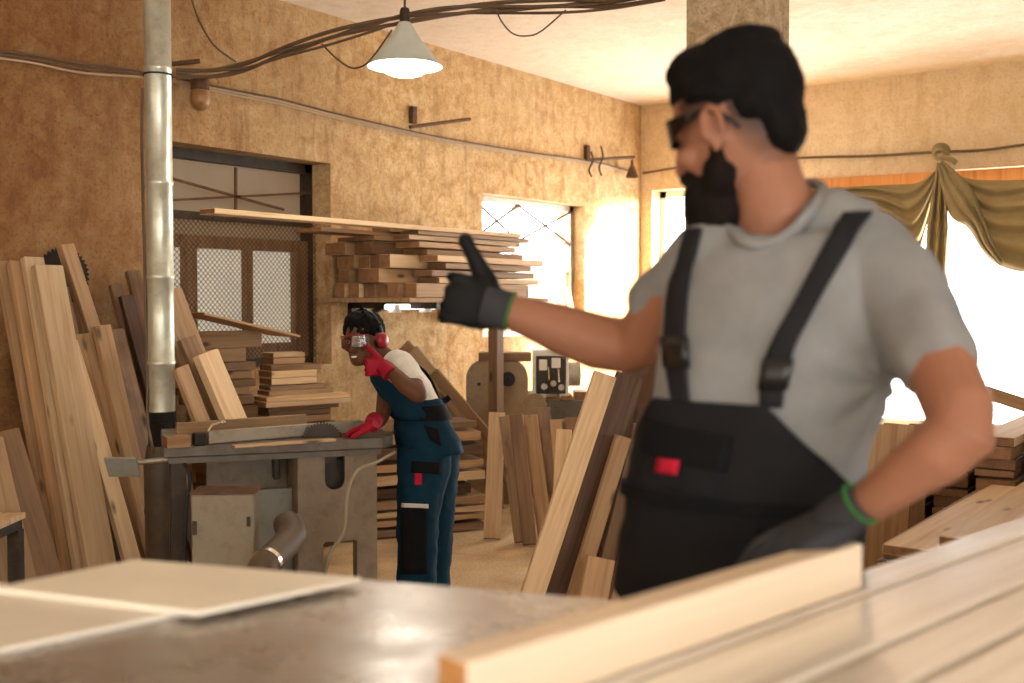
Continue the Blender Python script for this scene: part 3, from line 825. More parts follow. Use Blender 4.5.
# squared timber on edge in front of the man
ZTM = 1.092; tA = on_z(444, 654, ZTM); tB = tA + dP * 3; 
s = along(858, tA, dP) if False else None
lo, hi = .2, 3.0
def pxof(p):
    q = p - CAM; d = q.dot(FWD); return 512 + F * q.dot(RIGHT) / d, 341.5 - F * q.dot(UP) / d
for _ in range(40):
    mid = (lo + hi) / 2
    if pxof(tA + dP * mid)[0] < 840: lo = mid
    else: hi = mid
TIM_A, TIM_D, TIM_L = tA, dP, lo
cA = tA + nP * .012; cA.z = (ZTM + ZB + .002) / 2
o = plank('squared_timber', cA, cA + dP * lo, ZTM - ZB - .002, .044, W['face'], ref=Z, end=W['faceend'], bev=.002)
tag(o, 'planed pale timber on edge in the foreground under the gloved hand', 'timber')
# small table at the left edge
tc = at(4, 545, 4.3); tt = thing('side_table', 'small pale-topped table with dark legs at the left edge', 'table', (tc.x, tc.y, 0))
zt = at(4, 522, 4.3).z
Rt = Matrix((RIGHT, FH, Z)).transposed(); cc = at(-68, 522, 4.3)
b = NB(); box(b, (cc.x, cc.y, zt - .012), (.56, .4, .024), Rt, .003); finish(b, 'table_top', W['pale'], wparent=tt)
b = NB(); box(b, (cc.x, cc.y, zt - .045), (.54, .38, .04), Rt, .003); finish(b, 'apron', M['darksteel'], wparent=tt)
for sx in (-.25, .25):
    for sy in (-.17, .17):
        q = cc + RIGHT * sx + FH * sy; b = NB(); box(b, (q.x, q.y, (zt - .065) / 2), (.05, .05, zt - .065), Rt, .003); finish(b, 'leg', M['darksteel'], wparent=tt)
# ================================================================== TABLE SAW
ZT = .85
sA, sB = on_z(163, 446, ZT), on_z(396, 436.5, ZT)
ex = (sB - sA).normalized(); ey = V((-ex.y, ex.x, 0))
if ey.dot(FWD) < 0: ey = -ey
LX = (sB - sA).length; LY = .60
RS = Matrix((ex, ey, Z)).transposed()
def S(x, y, z): return V((sA.x, sA.y, 0)) + ex * x + ey * y + Z * z
def sx(px, py=500, y=.06):     # saw-table x of a picture column on the vertical plane y
    r = ray(px, py); o = S(0, y, 0)
    s = (o - CAM).dot(ey) / r.dot(ey); p = CAM + r * s
    return (p - V((sA.x, sA.y, 0))).dot(ex), p.z
saw = thing('table_saw', 'grey cast table saw with a circular blade and long fence', 'table saw', tuple(S(LX / 2, LY / 2, 0)), rz=0)
def spart(name, mat, fn, smooth=None, parent=None):
    b = NB(); fn(b); return finish(b, name, mat, wparent=parent or saw, smooth=smooth)
def sbox(b, x0, x1, y0, y1, z0, z1, bev=.004): box(b, S((x0 + x1) / 2, (y0 + y1) / 2, (z0 + z1) / 2), (x1 - x0, y1 - y0, z1 - z0), RS, bev)
def top(b):
    prism(b, [(0, 0), (LX - .05, 0), (LX, .05), (LX, LY), (0, LY)], .05, RS, S(0, 0, ZT - .05), .006)
    sbox(b, .02, LX - .06, .02, LY - .02, ZT - .075, ZT - .051, 0)
spart('table_top', M['cast'], top)
xa, xb = sx(298)[0], sx(377)[0]; n0, n1 = sx(325)[0], sx(345)[0]; zn = sx(335, 490)[1]; c0, c1 = sx(323)[0], sx(357)[0]; zc_ = sx(340, 541)[1]
def panel(b):
    rn = (n1 - n0) / 2; cx = (n0 + n1) / 2
    poly = [(xa, 0), (xa, ZT - .076), (n0, ZT - .076)]
    poly += [(cx - rn * math.cos(t), zn + rn - rn * math.sin(t)) for t in [PI * k / 8 for k in range(9)]]
    poly += [(n1, ZT - .076), (xb, ZT - .076), (xb, 0), (c1, 0), (c1, zc_ - .01), (c1 - .01, zc_), (c0 + .01, zc_), (c0, zc_ - .01), (c0, 0)]
    Mp = Matrix((ex, Z, -ey)).transposed()
    prism(b, poly, .02, Mp, S(0, .08, 0))
spart('front_panel', M['paint'], panel)
spart('side_panel', M['paint'], lambda b: sbox(b, xb - .02, xb, .081, .52, 0, ZT - .076))
spart('side_panel', M['paint'], lambda b: sbox(b, xa, xa + .02, .081, .52, 0, ZT - .076))
spart('motor_housing', M['darksteel'], lambda b: sbox(b, xa + .03, xb - .03, .16, .5, .42, ZT - .08, .03))
r0, r1 = sx(207, 475, .34)[0], xa
spart('rear_panel', M['paint'], lambda b: sbox(b, r0, r1 - .001, .40, .42, .56, ZT - .076))
spart('rib', M['darksteel'], lambda b: sbox(b, sx(281)[0], sx(287)[0], .30, .399, sx(283, 489)[1], ZT - .076))
spart('lower_panel', M['paintgrey'], lambda b: sbox(b, sx(262)[0], xa - .001, .22, .24, .0, sx(285, 490)[1] - .02))
spart('leg', M['darksteel'], lambda b: sbox(b, .03, .09, .40, .46, 0, ZT - .076))
spart('leg', M['darksteel'], lambda b: sbox(b, .03, .09, .10, .15, 0, ZT - .076))
# fence
fA, fB = on_z(208, 444, ZT), on_z(361, 431.5, ZT); fd = (fB - fA).normalized(); fL = (fB - fA).length
def mkfence(b): box(b, (fA + fB) / 2 + Z * .026, (.028, .05, fL), frame_of(fd, V((-fd.y, fd.x, 0))), .003)
fence = spart('fence', M['alu'], mkfence)
spart('fence_clamp', M['black'], lambda b: box(b, fA - fd * .035 + Z * .022, (.05, .04, .05), frame_of(fd, Z), .006), parent=fence)
def lever(b):
    p = fA - fd * .0 + Z * .052; tube(b, [p, p + fd * .02 + Z * .022, p + fd * .055 + Z * .03], [.008, .007, .006], 8)
    ellipsoid(b, p + fd * .06 + Z * .031, (.013, .013, .01))
spart('clamp_lever', M['chrome'], lever, 40, fence)
# blade
bc = on_z(322, 437, ZT); bc.z = ZT - .028
def mkblade(b):
    R0 = .09; n = 40; pts = []
    for k in range(n):
        a = 2 * PI * k / n; pts += [(math.cos(a) * (R0 - .008), math.sin(a) * (R0 - .008)), (math.cos(a + .03) * R0, math.sin(a + .03) * R0), (math.cos(a + .07) * R0, math.sin(a + .07) * R0)]
    prism(b, pts, .003, Matrix((ex, Z, -ey)).transposed(), bc)
    lathe(b, [(.001, -.004), (.022, -.004), (.022, .007), (.001, .007)], bc, Matrix((ex, Z, -ey)).transposed(), 20)
spart('saw_blade', M['blade'], mkblade)
# dust port elbow
pA, pB = at(264, 566, 3.78), at(291, 538, 4.02)
def port(b):
    tube(b, smooth_path([pA - Z * .03 + (pA - pB) * .1, pA, pB, pB + ey * .12 + Z * .03], 5), .052, 18)
dp = spart('dust_port', M['port'], port, 50)
def clampring(b): d = (pB - pA).normalized(); tube(b, [pA + d * .012, pA + d * .034], .056, 20)
spart('hose_clamp', M['chrome'], clampring, 40, dp)
# outfeed plate on its arm at the left end
qa, qb = at(107, 460, 4.34), at(139, 459, 4.36)
def plate(b):
    box(b, at(122.5, 467, 4.36), (.128, .10, .012), Matrix((RIGHT, (FH * .55 - Z * .8).normalized(), RIGHT.cross((FH * .55 - Z * .8).normalized()))).transposed(), .003)
pl_ = spart('end_plate', M['paintgrey'], plate)
spart('plate_arm', M['alu'], lambda b: tube(b, [at(134, 463, 4.40), at(168, 459, 4.42)], .011, 10), 40, pl_)
# hoses of the saw
spart('air_hose', M['hose'], lambda b: tube(b, smooth_path([S(LX + .0, .03, ZT - .07), at(375, 463, 4.42), at(358, 470, 4.36), at(348, 490, 4.3), at(344, 530, 4.28), at(330, 553, 4.3), at(325, 575, 4.34), S(sx(325)[0], .06, .35)], 6), .007, 8), 60)
spart('power_cable', M['black'], lambda b: tube(b, smooth_path([S(.06, .2, ZT - .08), at(186, 466, 4.3), at(190, 480, 4.28), at(187, 505, 4.28), at(185, 545, 4.28), at(183, 600, 4.28)], 6), .0075, 8), 60)
# stock on the saw table
def lay(name, a, c, w, t, mt, lb, cat='board', z=None, sh=0.0):
    p, q = on_z(*a, ZT + t / 2 + .001), on_z(*c, ZT + t / 2 + .001)
    return tag(plank(name, p, q, t, w, W[mt], ref=Z), lb, cat)
lay('wood_strip', (233, 446.5), (334, 439.5), .05, .010, 'pale', 'thin pale wood strip lying along the front of the saw table', 'strip')
lay('wood_block', (165, 442), (189, 440.5), .07, .045, 'tan', 'short tan wood block on the left end of the saw table', 'block')
bA, bB = on_z(176, 431, ZT + .035), on_z(306, 421.5, ZT + .035)
tag(plank('wood_strip', bA, bB, .066, .02, W['tan'], ref=Z), 'tan wood strip on edge behind the saw fence', 'strip')

# grey steel cabinet in front of the saw
dcb = 3.96
ca, cb2 = at(191, 495, dcb), at(254, 495, dcb + .02); cc_ = at(277, 492, dcb + .16)
zb_ = ca.z; u = (cb2 - ca); u.z = 0; wv = cc_ - cb2; wv.z = 0
wd = max(.14, wv.length); un = u.normalized(); vn = V((-un.y, un.x, 0));  vn = vn if vn.dot(FWD) > 0 else -vn
Mc = Matrix((un, vn, Z)).transposed() if Matrix((un, vn, Z)).transposed().determinant() > 0 else Matrix((un, -vn, Z)).transposed()
cab = thing('steel_cabinet', 'pale grey steel switch cabinet standing in front of the table saw', 'cabinet', ((ca + cb2) / 2 + vn * wd / 2).to_2d().to_3d())
cen = (ca + cb2) / 2 + vn * wd / 2
b = NB(); box(b, (cen.x, cen.y, zb_ / 2), (u.length, wd, zb_), Mc, .006); finish(b, 'body', M['paintbox'], wparent=cab)
b = NB(); box(b, (cen.x, cen.y, zb_ + .003), (u.length + .012, wd + .012, .006), Mc, .002); finish(b, 'lid', M['rust'], wparent=cab)
b = NB(); box(b, ca + un * (u.length - .02) - vn * .004 - Z * .10, (.012, .01, .035), Mc, .002); finish(b, 'latch', M['darksteel'], wparent=cab)
b = NB(); box(b, ca + un * .012 - vn * .003 - Z * .12, (.016, .008, .05), Mc, .002); finish(b, 'hinge', M['darksteel'], wparent=cab)

# ================================================================== DUCT
DD = 5.1
dt_ = at(159.5, 200, DD); dx, dy = dt_.x, dt_.y
duct = thing('extraction_duct', 'tall vertical galvanised extraction duct rising past the saw to the ceiling', 'duct', (dx, dy, 0))
zsl = at(164, 413, DD).z; zse = at(164, 446, DD).z; zdr = at(164, 463, DD).z
r_ = .0605
def vz(py): return at(160, py, DD).z
b = NB(); prof = [(r_, zsl)]
for y in (363, 277, 183, 70):
    zz = vz(y); prof += [(r_, zz - .012), (r_ + .003, zz - .008), (r_ + .003, zz + .008), (r_, zz + .012)]
prof += [(r_, CEIL)]
lathe(b, prof, (dx, dy, 0), n=36); finish(b, 'pipe', M['galv'], wparent=duct, smooth=40)
b = NB(); prof = []
nz = 16
for k in range(nz * 2 + 1):
    prof.append((r_ + (.006 if k % 2 else .001), lerp(zse, zsl + .005, k / (nz * 2))))
lathe(b, prof, (dx, dy, 0), n=32); finish(b, 'flexible_sleeve', M['sleeve'], wparent=duct, smooth=60)
b = NB(); lathe(b, [(.0, zse + .002), (r_ + .01, zse), (.085, zdr), (.087, zdr - .02), (.084, .45), (.087, .43), (.084, .41), (.084, .0), (0, 0)], (dx, dy, 0), n=36); finish(b, 'collector', M['collector'], wparent=duct, smooth=40)
b = NB(); zz = vz(76); lathe(b, [(r_ + .001, zz - .004), (r_ + .006, zz - .004), (r_ + .006, zz + .004), (r_ + .001, zz + .004)], (dx, dy, 0), n=32); finish(b, 'strap', M['black'], wparent=duct)
def cable(name, pts, r, mat, lb, cat='cable', group=None, n=6, per=8):
    b = NB(); tube(b, smooth_path(pts, per), r, n); o = finish(b, name, mat, smooth=60)
    return tag(recentre(o), lb, cat, group)
cable('duct_cable', [at(142, 88, DD - .02), at(142, 150, DD), at(143, 200, DD), at(145.5, 300, DD), at(147.5, 380, DD), at(147.5, 420, DD - .06), at(150, 436, DD - .2), at(152, 446, 4.80), at(154, 452, 4.7)], .007, M['cable'], 'thin cable running down the left side of the metal duct', 'cable')

# ================================================================== CREAM MACHINE UNDER THE RACK
DM = 7.55
mach = thing('woodworking_machine', 'cream rounded woodworking machine against the wall below the rack', 'machine', tuple(at(498, 400, DM).to_2d()) + (0,))
MR = Matrix((RIGHT, FH, Z)).transposed()
def mz(py, d=DM): return at(512, py, d).z
def mx_(px, d=DM): return at(px, 341.5, d)
def rbox(b, px0, px1, py0, py1, d, dep, rad, floor=False):
    z1 = mz(py0, d); z0 = 0 if floor else mz(py1, d)
    P = at((px0 + px1) / 2, 341.5, d); w_ = (px1 - px0) * d / F; hh = z1 - z0
    rad = min(rad, w_ / 2 - .001, hh / 2 - .001); pts = []
    for cx, cz, a0 in ((w_ / 2 - rad, z1 - rad, 0), (-w_ / 2 + rad, z1 - rad, PI / 2)):
        pts += [(cx + rad * math.cos(a0 + PI / 2 * k / 6), cz + rad * math.sin(a0 + PI / 2 * k / 6)) for k in range(7)]
    pts += [(-w_ / 2, z0), (w_ / 2, z0)]
    Mp = Matrix((RIGHT, Z, -FH)).transposed()
    prism(b, pts, dep, Mp, V((P.x, P.y, 0)) + FH * dep, .008)
def mpart(name, mat, fn, smooth=None, parent=None):
    b = NB(); fn(b); return finish(b, name, mat, wparent=parent or mach, smooth=smooth)
mpart('body', M['beige'], lambda b: rbox(b, 466, 528, 362, 0, DM, .34, .11, True))
mpart('lower_body', M['beige'], lambda b: rbox(b, 521, 547, 394, 0, DM - .02, .30, .08, True))
mpart('bed', M['cast'], lambda b: rbox(b, 545, 596, 401, 0, DM + .02, .3, .03, True))
def disc(b, px, py, d, r, th, hole=0):
    c = at(px, py, d); Mp = Matrix((RIGHT, Z, -FH)).transposed()
    lathe(b, [(max(hole, .0005), 0), (r, 0), (r, th), (max(hole, .0005), th)], c, Mp, 24)
mpart('hand_wheel', M['black'], lambda b: (disc(b, 508, 379, DM - .012, .05, .02, .02), disc(b, 508, 379, DM - .012, .018, .03)), 40)
mpart('bolt', M['black'], lambda b: disc(b, 479, 384, DM - .008, .012, .015), 40)
ctl = mpart('control_box', M['white'], lambda b: rbox(b, 533, 569, 350, 398, DM + .05, .25, .02))
mpart('instrument_panel', M['darksteel'], lambda b: rbox(b, 536, 566, 356, 394, DM + .035, .02, .01), parent=ctl)
for (px, py, w_, h_) in ((543, 365, 8, 11), (556, 363, 9, 10)):
    mpart('gauge', M['white'], lambda b: box(b, at(px, py, DM + .02), (w_ * DM / F, .02, h_ * DM / F), MR, .006), parent=ctl)
for (px, py) in ((544, 386), (553, 383), (561, 387)):
    mpart('knob', M['chrome'], lambda b: disc(b, px, py, DM + .02, .022, .05), 40, ctl)
for (px, py) in ((549, 372), (559, 374)):
    mpart('lever', M['chrome'], lambda b: tube(b, [at(px, py + 8, DM), at(px - 1, py - 5, DM - .04)], [.008, .006], 8), 40, ctl)
def drum(b):
    c = at(573, 374, DM + .15); d = RIGHT; tube(b, [c - d * .05, c + d * .05], .085, 24)
mpart('drum', M['alu'], drum, 40)
o = plank('timber_block', at(479, 357, DM + .14), at(531, 357, DM + .14), .06, .2, W['brown'], ref=Z); tag(o, 'brown timber block lying on top of the cream machine', 'block')
o.location.z = mz(362, DM) + .031
zb0 = mz(401, DM + .02) + .001
for k, (px, w_, h_, ln, mt) in enumerate([(553, .10, .05, .22, 'pale'), (567, .08, .035, .2, 'tan'), (581, .09, .06, .2, 'pale')]):
    p_ = at(px, 341.5, DM + .05); p_.z = zb0 + h_ / 2
    o = plank('offcut', p_, p_ + FH * ln, h_, w_, W[mt], ref=Z)
    tag(o, f'{TONE[mt]} offcut on the flat bed of the cream machine, {ORD[k + 1]} from the left', 'offcut', 'offcuts on the machine bed')
# white strip under the rack, with a glow added in its material
M['strip_glow'] = plain('glow_white_strip', (240, 238, 230), .4, vary=.02, Emission_Color=(1, .98, .94, 1), Emission_Strength=2.2)
bf = NB(); q = at(411, 306, 7.0); q.z -= .005
fx = thing('white_strip', 'long white strip with an added glow hanging in the dark gap under the rack', 'glowing strip', tuple(q))
rot = Matrix((V((0, 1, 0)), V((1, 0, 0)), -Z)).transposed()
box(bf, q, (.05, .46, .035), None, .01); finish(bf, 'strip_body', M['strip_glow'], wparent=fx)
for k in (-.16, .14):
    b = NB(); lathe(b, [(.001, .03), (.03, .03), (.045, -.02), (.001, -.02)], (q.x, q.y + k, q.z - .016), None, 16); finish(b, 'end_cap', M['panel'], wparent=fx, smooth=40)

# ================================================================== PENDANT LAMP
DLm = 5.4
Lp = at(405, 67, DLm); scl = DLm / F
lamp = thing('pendant_lamp', 'grey enamel cone pendant lamp shining below the ceiling cables', 'lamp', tuple(Lp))
b = NB(); R0 = 38 * scl; h0 = 44 * scl
lathe(b, [(.028, h0), (.032, h0 - .005), (R0 * .42, h0 * .62), (R0 * .97, .006), (R0, 0), (R0 - .004, .0), (R0 * .94, .006), (R0 * .39, h0 * .60), (.026, h0 - .01)], tuple(Lp), n=40)
finish(b, 'lamp_shade', M['shade'], wparent=lamp, smooth=40)
b = NB(); lathe(b, [(.001, h0 + .075), (.02, h0 + .07), (.026, h0 + .05), (.026, h0 - .02), (.001, h0 - .02)], tuple(Lp), n=20); finish(b, 'lamp_socket', M['darksteel'], wparent=lamp, smooth=40)
b = NB(); tube(b, [Lp + Z * (h0 + .07), V((Lp.x, Lp.y, CEIL - .001))], .006, 8); finish(b, 'cord', M['cable'], wparent=lamp)
t = NT('lamp_glow'); t.b.inputs['Emission Color'].default_value = (1, .96, .88, 1); t.b.inputs['Emission Strength'].default_value = 60; M['glow'] = t.m
b = NB(); ellipsoid(b, Lp + Z * .012, (.125, .125, .062)); tube(b, [Lp + Z * .09, Lp + Z * (h0 - .01)], [.05, .02], 16); finish(b, 'bulb', M['glow'], wparent=lamp, smooth=60)

# ================================================================== WALL FITTINGS AND CABLES
wc = on_x(63, 276, .012)
b = NB(); R0 = .150; n = 36; pts = []
for k in range(n):
    a = 2 * PI * k / n; pts += [(math.cos(a) * (R0 - .014), math.sin(a) * (R0 - .014)), (math.cos(a + .06) * R0, math.sin(a + .06) * R0)]
Mw = Matrix((V((0, 1, 0)), Z, V((1, 0, 0)))).transposed()
prism(b, pts, .004, Mw, wc)
o = finish(b, 'saw_blade', M['oldblade']); tag(recentre(o), 'old dark circular saw blade hanging on the wall behind leaning boards', 'saw blade')
b = NB(); lathe(b, [(.001, 0), (.024, 0), (.022, .02), (.001, .024)], wc + V((.0045, 0, 0)), Mw, 18); h = finish(b, 'hub', M['black'], wparent=o, smooth=40)
b = NB(); tube(b, [(0.0, wc.y, wc.z), (.06, wc.y, wc.z)], .008, 8); child(finish(b, 'nail', M['rust']), o)
# jar lamp
jw = on_x(200, 84, .10)
jl = thing('bulkhead_lamp', 'dusty brown jar-shaped wall lamp hanging beside the duct', 'wall lamp', tuple(jw))
b = NB(); lathe(b, [(.001, .03), (.045, .03), (.052, .02), (.052, -.03), (.046, -.034), (.001, -.034)], tuple(jw), n=24); finish(b, 'cap', M['rust'], wparent=jl, smooth=40)
b = NB(); lathe(b, [(.047, -.034), (.055, -.06), (.054, -.10), (.04, -.135), (.015, -.148), (.001, -.149)], tuple(jw), n=24); finish(b, 'glass_jar', M['jar'], wparent=jl, smooth=60)
b = NB(); tube(b, [jw + V((-.099, 0, .015)), jw + V((0, 0, .015))], .014, 10); finish(b, 'arm', M['rust'], wparent=jl)
# wall brackets
def bracket(name, p, q, box_px, lb, r=.011, arm_x=.10):
    P, Q = on_x(*p, .03), on_x(*q, .12)
    th = thing(name, lb, 'bracket', tuple(P))
    b = NB(); tube(b, [P, Q], r, 8); finish(b, 'arm', M['rust'], wparent=th, smooth=40)
    if box_px:
        c = on_x(*box_px, .02); b = NB(); box(b, c, (.04, .05, .12), None, .005); finish(b, 'wall_plate', M['rust'], wparent=th)
    return th
bracket('cable_bracket', (410, 127), (470, 119), (413, 115), 'rusty cable bracket on the wall right of the pendant lamp', .013)
bracket('cable_bracket', (172, 64), (200, 61), None, 'rusty cable arm sticking out of the wall beside the duct', .014)
b3 = bracket('cable_bracket', (586, 160), (634, 157), (587, 152), 'rusty bracket arm high on the bright wall near the corner', .014)
for px, py, hh in ((591, 166, .17), (601, 163, .2)):
    c = on_x(px, py, .09); b = NB(); pts = [c + V((0, 0, hh * .75)), c + V((.0, .03, hh * .3)), c + V((.0, -.03, -hh * .2)), c + V((0, .01, -hh * .55))]
    tube(b, smooth_path(pts, 6), .009, 6); finish(b, 'wire_loop', M['rust'], wparent=b3)
# small hanging lamp on the end of that arm
hc = on_x(632, 172, .13)
hl = thing('hanging_bulb_holder', 'small conical lamp holder hanging from the bracket near the corner', 'lamp holder', tuple(hc))
b = NB(); lathe(b, [(.012, .11), (.016, .06), (.035, .02), (.06, -.05), (.056, -.05), (.03, .02), (.008, .06)], tuple(hc), n=18); finish(b, 'lamp_shade', M['rust'], wparent=hl, smooth=50)
b = NB(); tube(b, [hc + Z * .1, on_x(633, 158, .122)], .005, 6); finish(b, 'cord', M['cable'], wparent=hl)

GC = 'cables along the upper wall'
def wp(px, py, x): return on_x(px, py, x)
A = [wp(-20, 53, .04), wp(30, 57, .04), wp(80, 68, .04), wp(140, 74, .05)]
for k, (dy_, mat, nm) in enumerate([(-2.5, 'cable', 'uppermost'), (.5, 'cable', 'middle'), (3.5, 'cablew', 'lowest')]):
    cable('wall_cable', [wp(-20, 52 + dy_, .05), wp(30, 57 + dy_ + k, .05), wp(80, 66 + dy_ + k * 1.5, .05), wp(135, 73 + dy_, .05), at(149, 76 + dy_ * .5, 5.02 - k * .02) if False else wp(143, 75 + dy_ * .6, .06)], .0065, M[mat], f'{nm} of the cables sagging along the wall left of the duct', 'cable', GC)
HB = [(176, 74), (215, 72), (245, 67), (285, 53), (330, 38), (370, 26), (405, 18), (450, 12), (500, 9), (560, 6), (610, 3), (665, -4)]
HD = [6.0, 6.05, 6.0, 5.85, 5.7, 5.6, 5.5, 5.45, 5.4, 5.3, 5.2, 5.1]
names = ['highest', 'second highest', 'middle', 'second lowest', 'lowest']
for k in range(5):
    pts = []
    for i, ((px, py), d) in enumerate(zip(HB, HD)):
        wob = math.sin(i * 1.3 + k * 2.1) * 2.6 * (1 if 0 < i < 11 else .3)
        pts.append(at(px, py + (k - 2) * 2.1 + wob, d + .02 * math.cos(i + k)))
    cable('overhead_cable', pts, [.011, .009, .008, .010, .007][k], M['cable'], f'{names[k]} of the thick cables swagged from duct to ceiling above the lamp', 'cable', 'cables swagged overhead')
cable('loop_wire', [at(495, 8, 5.35), at(502, 22, 5.35), at(512, 33, 5.35), at(524, 36, 5.35), at(540, 32, 5.35), at(566, 10, 5.3)], .004, M['cable'], 'thin wire loop dangling below the overhead cables right of the lamp', 'wire')
cable('drop_wire', [wp(190, -6, .03), wp(199, 20, .03), wp(214, 45, .03), wp(236, 62, .03)], .006, M['cable'], 'thin wire dropping down the wall right of the duct top', 'wire')
cable('lamp_wire', [at(322, 44, 5.7), at(336, 58, 5.65), at(352, 68, 5.6), at(366, 64, 5.5), at(378, 50, 5.45), at(392, 30, 5.42)], .005, M['cable'], 'thin wire drooping left of the pendant lamp', 'wire')
for k in range(3):
    cable('wall_conduit', [wp(172, 77 + k * 2, .03), wp(205, 84 + k * 2.6, .03), wp(235, 90 + k * 2.6, .03), wp(280, 99 + k * 2.6, .03), wp(330, 112 + k * 2.4, .03), wp(385, 125 + k * 2.2, .03), wp(440, 137 + k * 2, .03), wp(520, 151 + k * 1.6, .03), wp(590, 161 + k * 1.4, .03), wp(634, 172 + k, .03)],
          .006, M[['cable', 'cablew', 'cablew'][k]], f'{["upper", "middle", "lower"][k]} of three wall cables descending from the duct toward the corner', 'cable', GC)
fy = WALL_Y - .03
cable('far_cable', [on_y(643, 173, fy), on_y(700, 165, fy), on_y(800, 158, fy), on_y(870, 156, fy), on_y(938, 152, fy), on_y(985, 150, fy), on_y(1030, 144, fy), on_y(1120, 136, fy)], .011, M['cable'], 'cable stretched along the far wall above the curtained window', 'cable')

# ================================================================== CURTAIN
Y0 = WALL_Y - .10
def cpt(px, py, dy=0.0): return on_y(px, py, Y0 - dy)
def cloth(name, rows_fn, nu, nv, th=.004):
    b = NB(); g = [[b.verts.new(rows_fn(i / nu, j / nv)) for j in range(nv + 1)] for i in range(nu + 1)]
    for i in range(nu):
        for j in range(nv): b.faces.new((g[i][j], g[i + 1][j], g[i + 1][j + 1], g[i][j + 1]))
    o = finish(b, name, M['curtain'], smooth=180, wparent=cur)
    m = o.modifiers.new('thickness', 'SOLIDIFY'); m.thickness = th
    return o
cur = thing('curtain', 'olive canvas curtain knotted over the wide window in swags', 'curtain', tuple(cpt(941, 160)))
def poly_at(P, t):
    s = t * (len(P) - 1); i = min(int(s), len(P) - 2); f = s - i
    return P[i][0] + (P[i + 1][0] - P[i][0]) * f, P[i][1] + (P[i + 1][1] - P[i][1]) * f
def dense(P):
    q = smooth_path([V((x, y, 0)) for x, y in P], 8); return [(v.x, v.y) for v in q]
def swag(topc, botc, nfold, amp, base):
    T, B = dense(topc), dense(botc)
    def fn(u, v):
        a, c = poly_at(T, u), poly_at(B, u)
        spread = min(1, u * 1.6)
        px, py = lerp(a[0], c[0], v), lerp(a[1], c[1], v)
        ph = 2 * PI * (v * nfold + .35 * noise.noise(V((u * 3, v * 2, base * 9))))
        return cpt(px, py, base + amp * (.35 + spread) * (.5 + .5 * math.sin(ph)) + .07 * math.sin(PI * min(1, v)) * spread)
    return fn
cloth('right_swag', swag([(942, 163), (965, 178), (1000, 180.5), (1060, 178), (1130, 173)], [(940, 178), (950, 215), (968, 228), (985, 254), (1003, 267), (1030, 272), (1070, 268), (1130, 240)], 4.5, .05, .02), 60, 72)
cloth('tied_band', swag([(942, 160), (960, 176), (975, 194), (984, 220), (992, 240), (1004, 262)], [(938, 166), (944, 196), (955, 220), (968, 226), (981, 248), (1000, 266)], 2.5, .035, .10), 40, 36)
cloth('left_swag', swag([(942, 164), (920, 182), (890, 184.5), (850, 187), (805, 190)], [(938, 172), (926, 226), (915, 250), (893, 228), (850, 214), (805, 204)], 4.0, .05, .02), 50, 60)
def fall(u, v):
    w_ = lerp(4, 10.5, min(1, v * 1.8)) - 2.5 * max(0, v - .75) * 4 * (1 if u < .5 else .3)
    px = 941 - 6 * v + (u - .5) * 2 * w_; py = lerp(163, 288 - 14 * abs(u - .7), v)
    if v > .9: px += 3 * (v - .9) * 10
    return cpt(px, py, .09 + .035 * math.sin(u * 2 * PI * 2.5) * min(1, v * 3))
cloth('hanging_fall', fall, 36, 40)
b = NB()
kc = on_y(941, 152, WALL_Y - .14)
for k in range(3):
    ring = [kc + V((math.cos(a) * (.055 - .008 * k), .02 * math.sin(2 * a + k) - .02 * k, math.sin(a) * (.06 - .01 * k) - .01 * k)) for a in [2 * PI * i / 20 for i in range(21)]]
    tube(b, ring, .016, 8)
tube(b, smooth_path([kc + V((.02, -.03, -.05)), kc + V((.09, -.05, -.07)), kc + V((.13, -.04, -.10))], 6), .02, 8)
finish(b, 'knot', M['curtain'], wparent=cur, smooth=60)
# ================================================================== PEOPLE
def skin(name, c, lip):
    t = NT(name); v = t.coord(); n = t.noise(v, 9, 5, .6)
    a = lin(c); col = t.ramp(n, [(.3, tuple(x * .86 for x in a[:3]) + (1,)), (.7, a)])
    at_ = t.add('ShaderNodeAttribute'); at_.attribute_name = 'stubble'
    f = t.noise(v, 260, 2)
    mul = t.add('ShaderNodeMath', operation='MULTIPLY'); t.l(at_.outputs['Fac'], mul.inputs[0]); mul.inputs[1].default_value = .9
    col = t.mix(mul.outputs[0], col, lin(lip))
    t.bump(t.noise(v, 180, 3), .12, .002)
    t.b.inputs['Specular IOR Level'].default_value = .3
    return t.set(col, .55)
M['skin1'] = skin('tanned_skin', (152, 102, 78), (20, 15, 12))
M['skin2'] = skin('dark_skin', (100, 64, 44), (30, 20, 16))
def cloth_mat(name, c, rough=.85, vary=.12, fuzz=.0):
    t = NT(name); v = t.coord(); n = t.noise(v, 14, 5, .6); a = lin(c)
    col = t.ramp(n, [(.3, tuple(x * (1 - vary) for x in a[:3]) + (1,)), (.7, tuple(min(1, x * (1 + vary)) for x in a[:3]) + (1,))])
    t.bump(t.noise(v, 500, 2), .2, .001)
    t.b.inputs['Specular IOR Level'].default_value = .18
    if fuzz: t.b.inputs['Sheen Weight'].default_value = fuzz
    return t.set(col, rough)
M['tee'] = cloth_mat('grey_marl', (129, 127, 126))
M['tee2'] = cloth_mat('white_cotton', (214, 206, 194))
M['overall'] = cloth_mat('charcoal_twill', (26, 25, 27))
M['panelblack'] = cloth_mat('black_twill', (13, 13, 15))
M['webbing'] = cloth_mat('dark_webbing', (31, 30, 32))
M['teal'] = cloth_mat('teal_twill', (10, 45, 62))
M['red'] = cloth_mat('red_cloth', (176, 26, 48))
M['green'] = cloth_mat('green_hem', (52, 112, 46))
M['glove'] = cloth_mat('black_glove', (13, 13, 14), .6)
M['cuff'] = cloth_mat('grey_knit', (54, 53, 56))
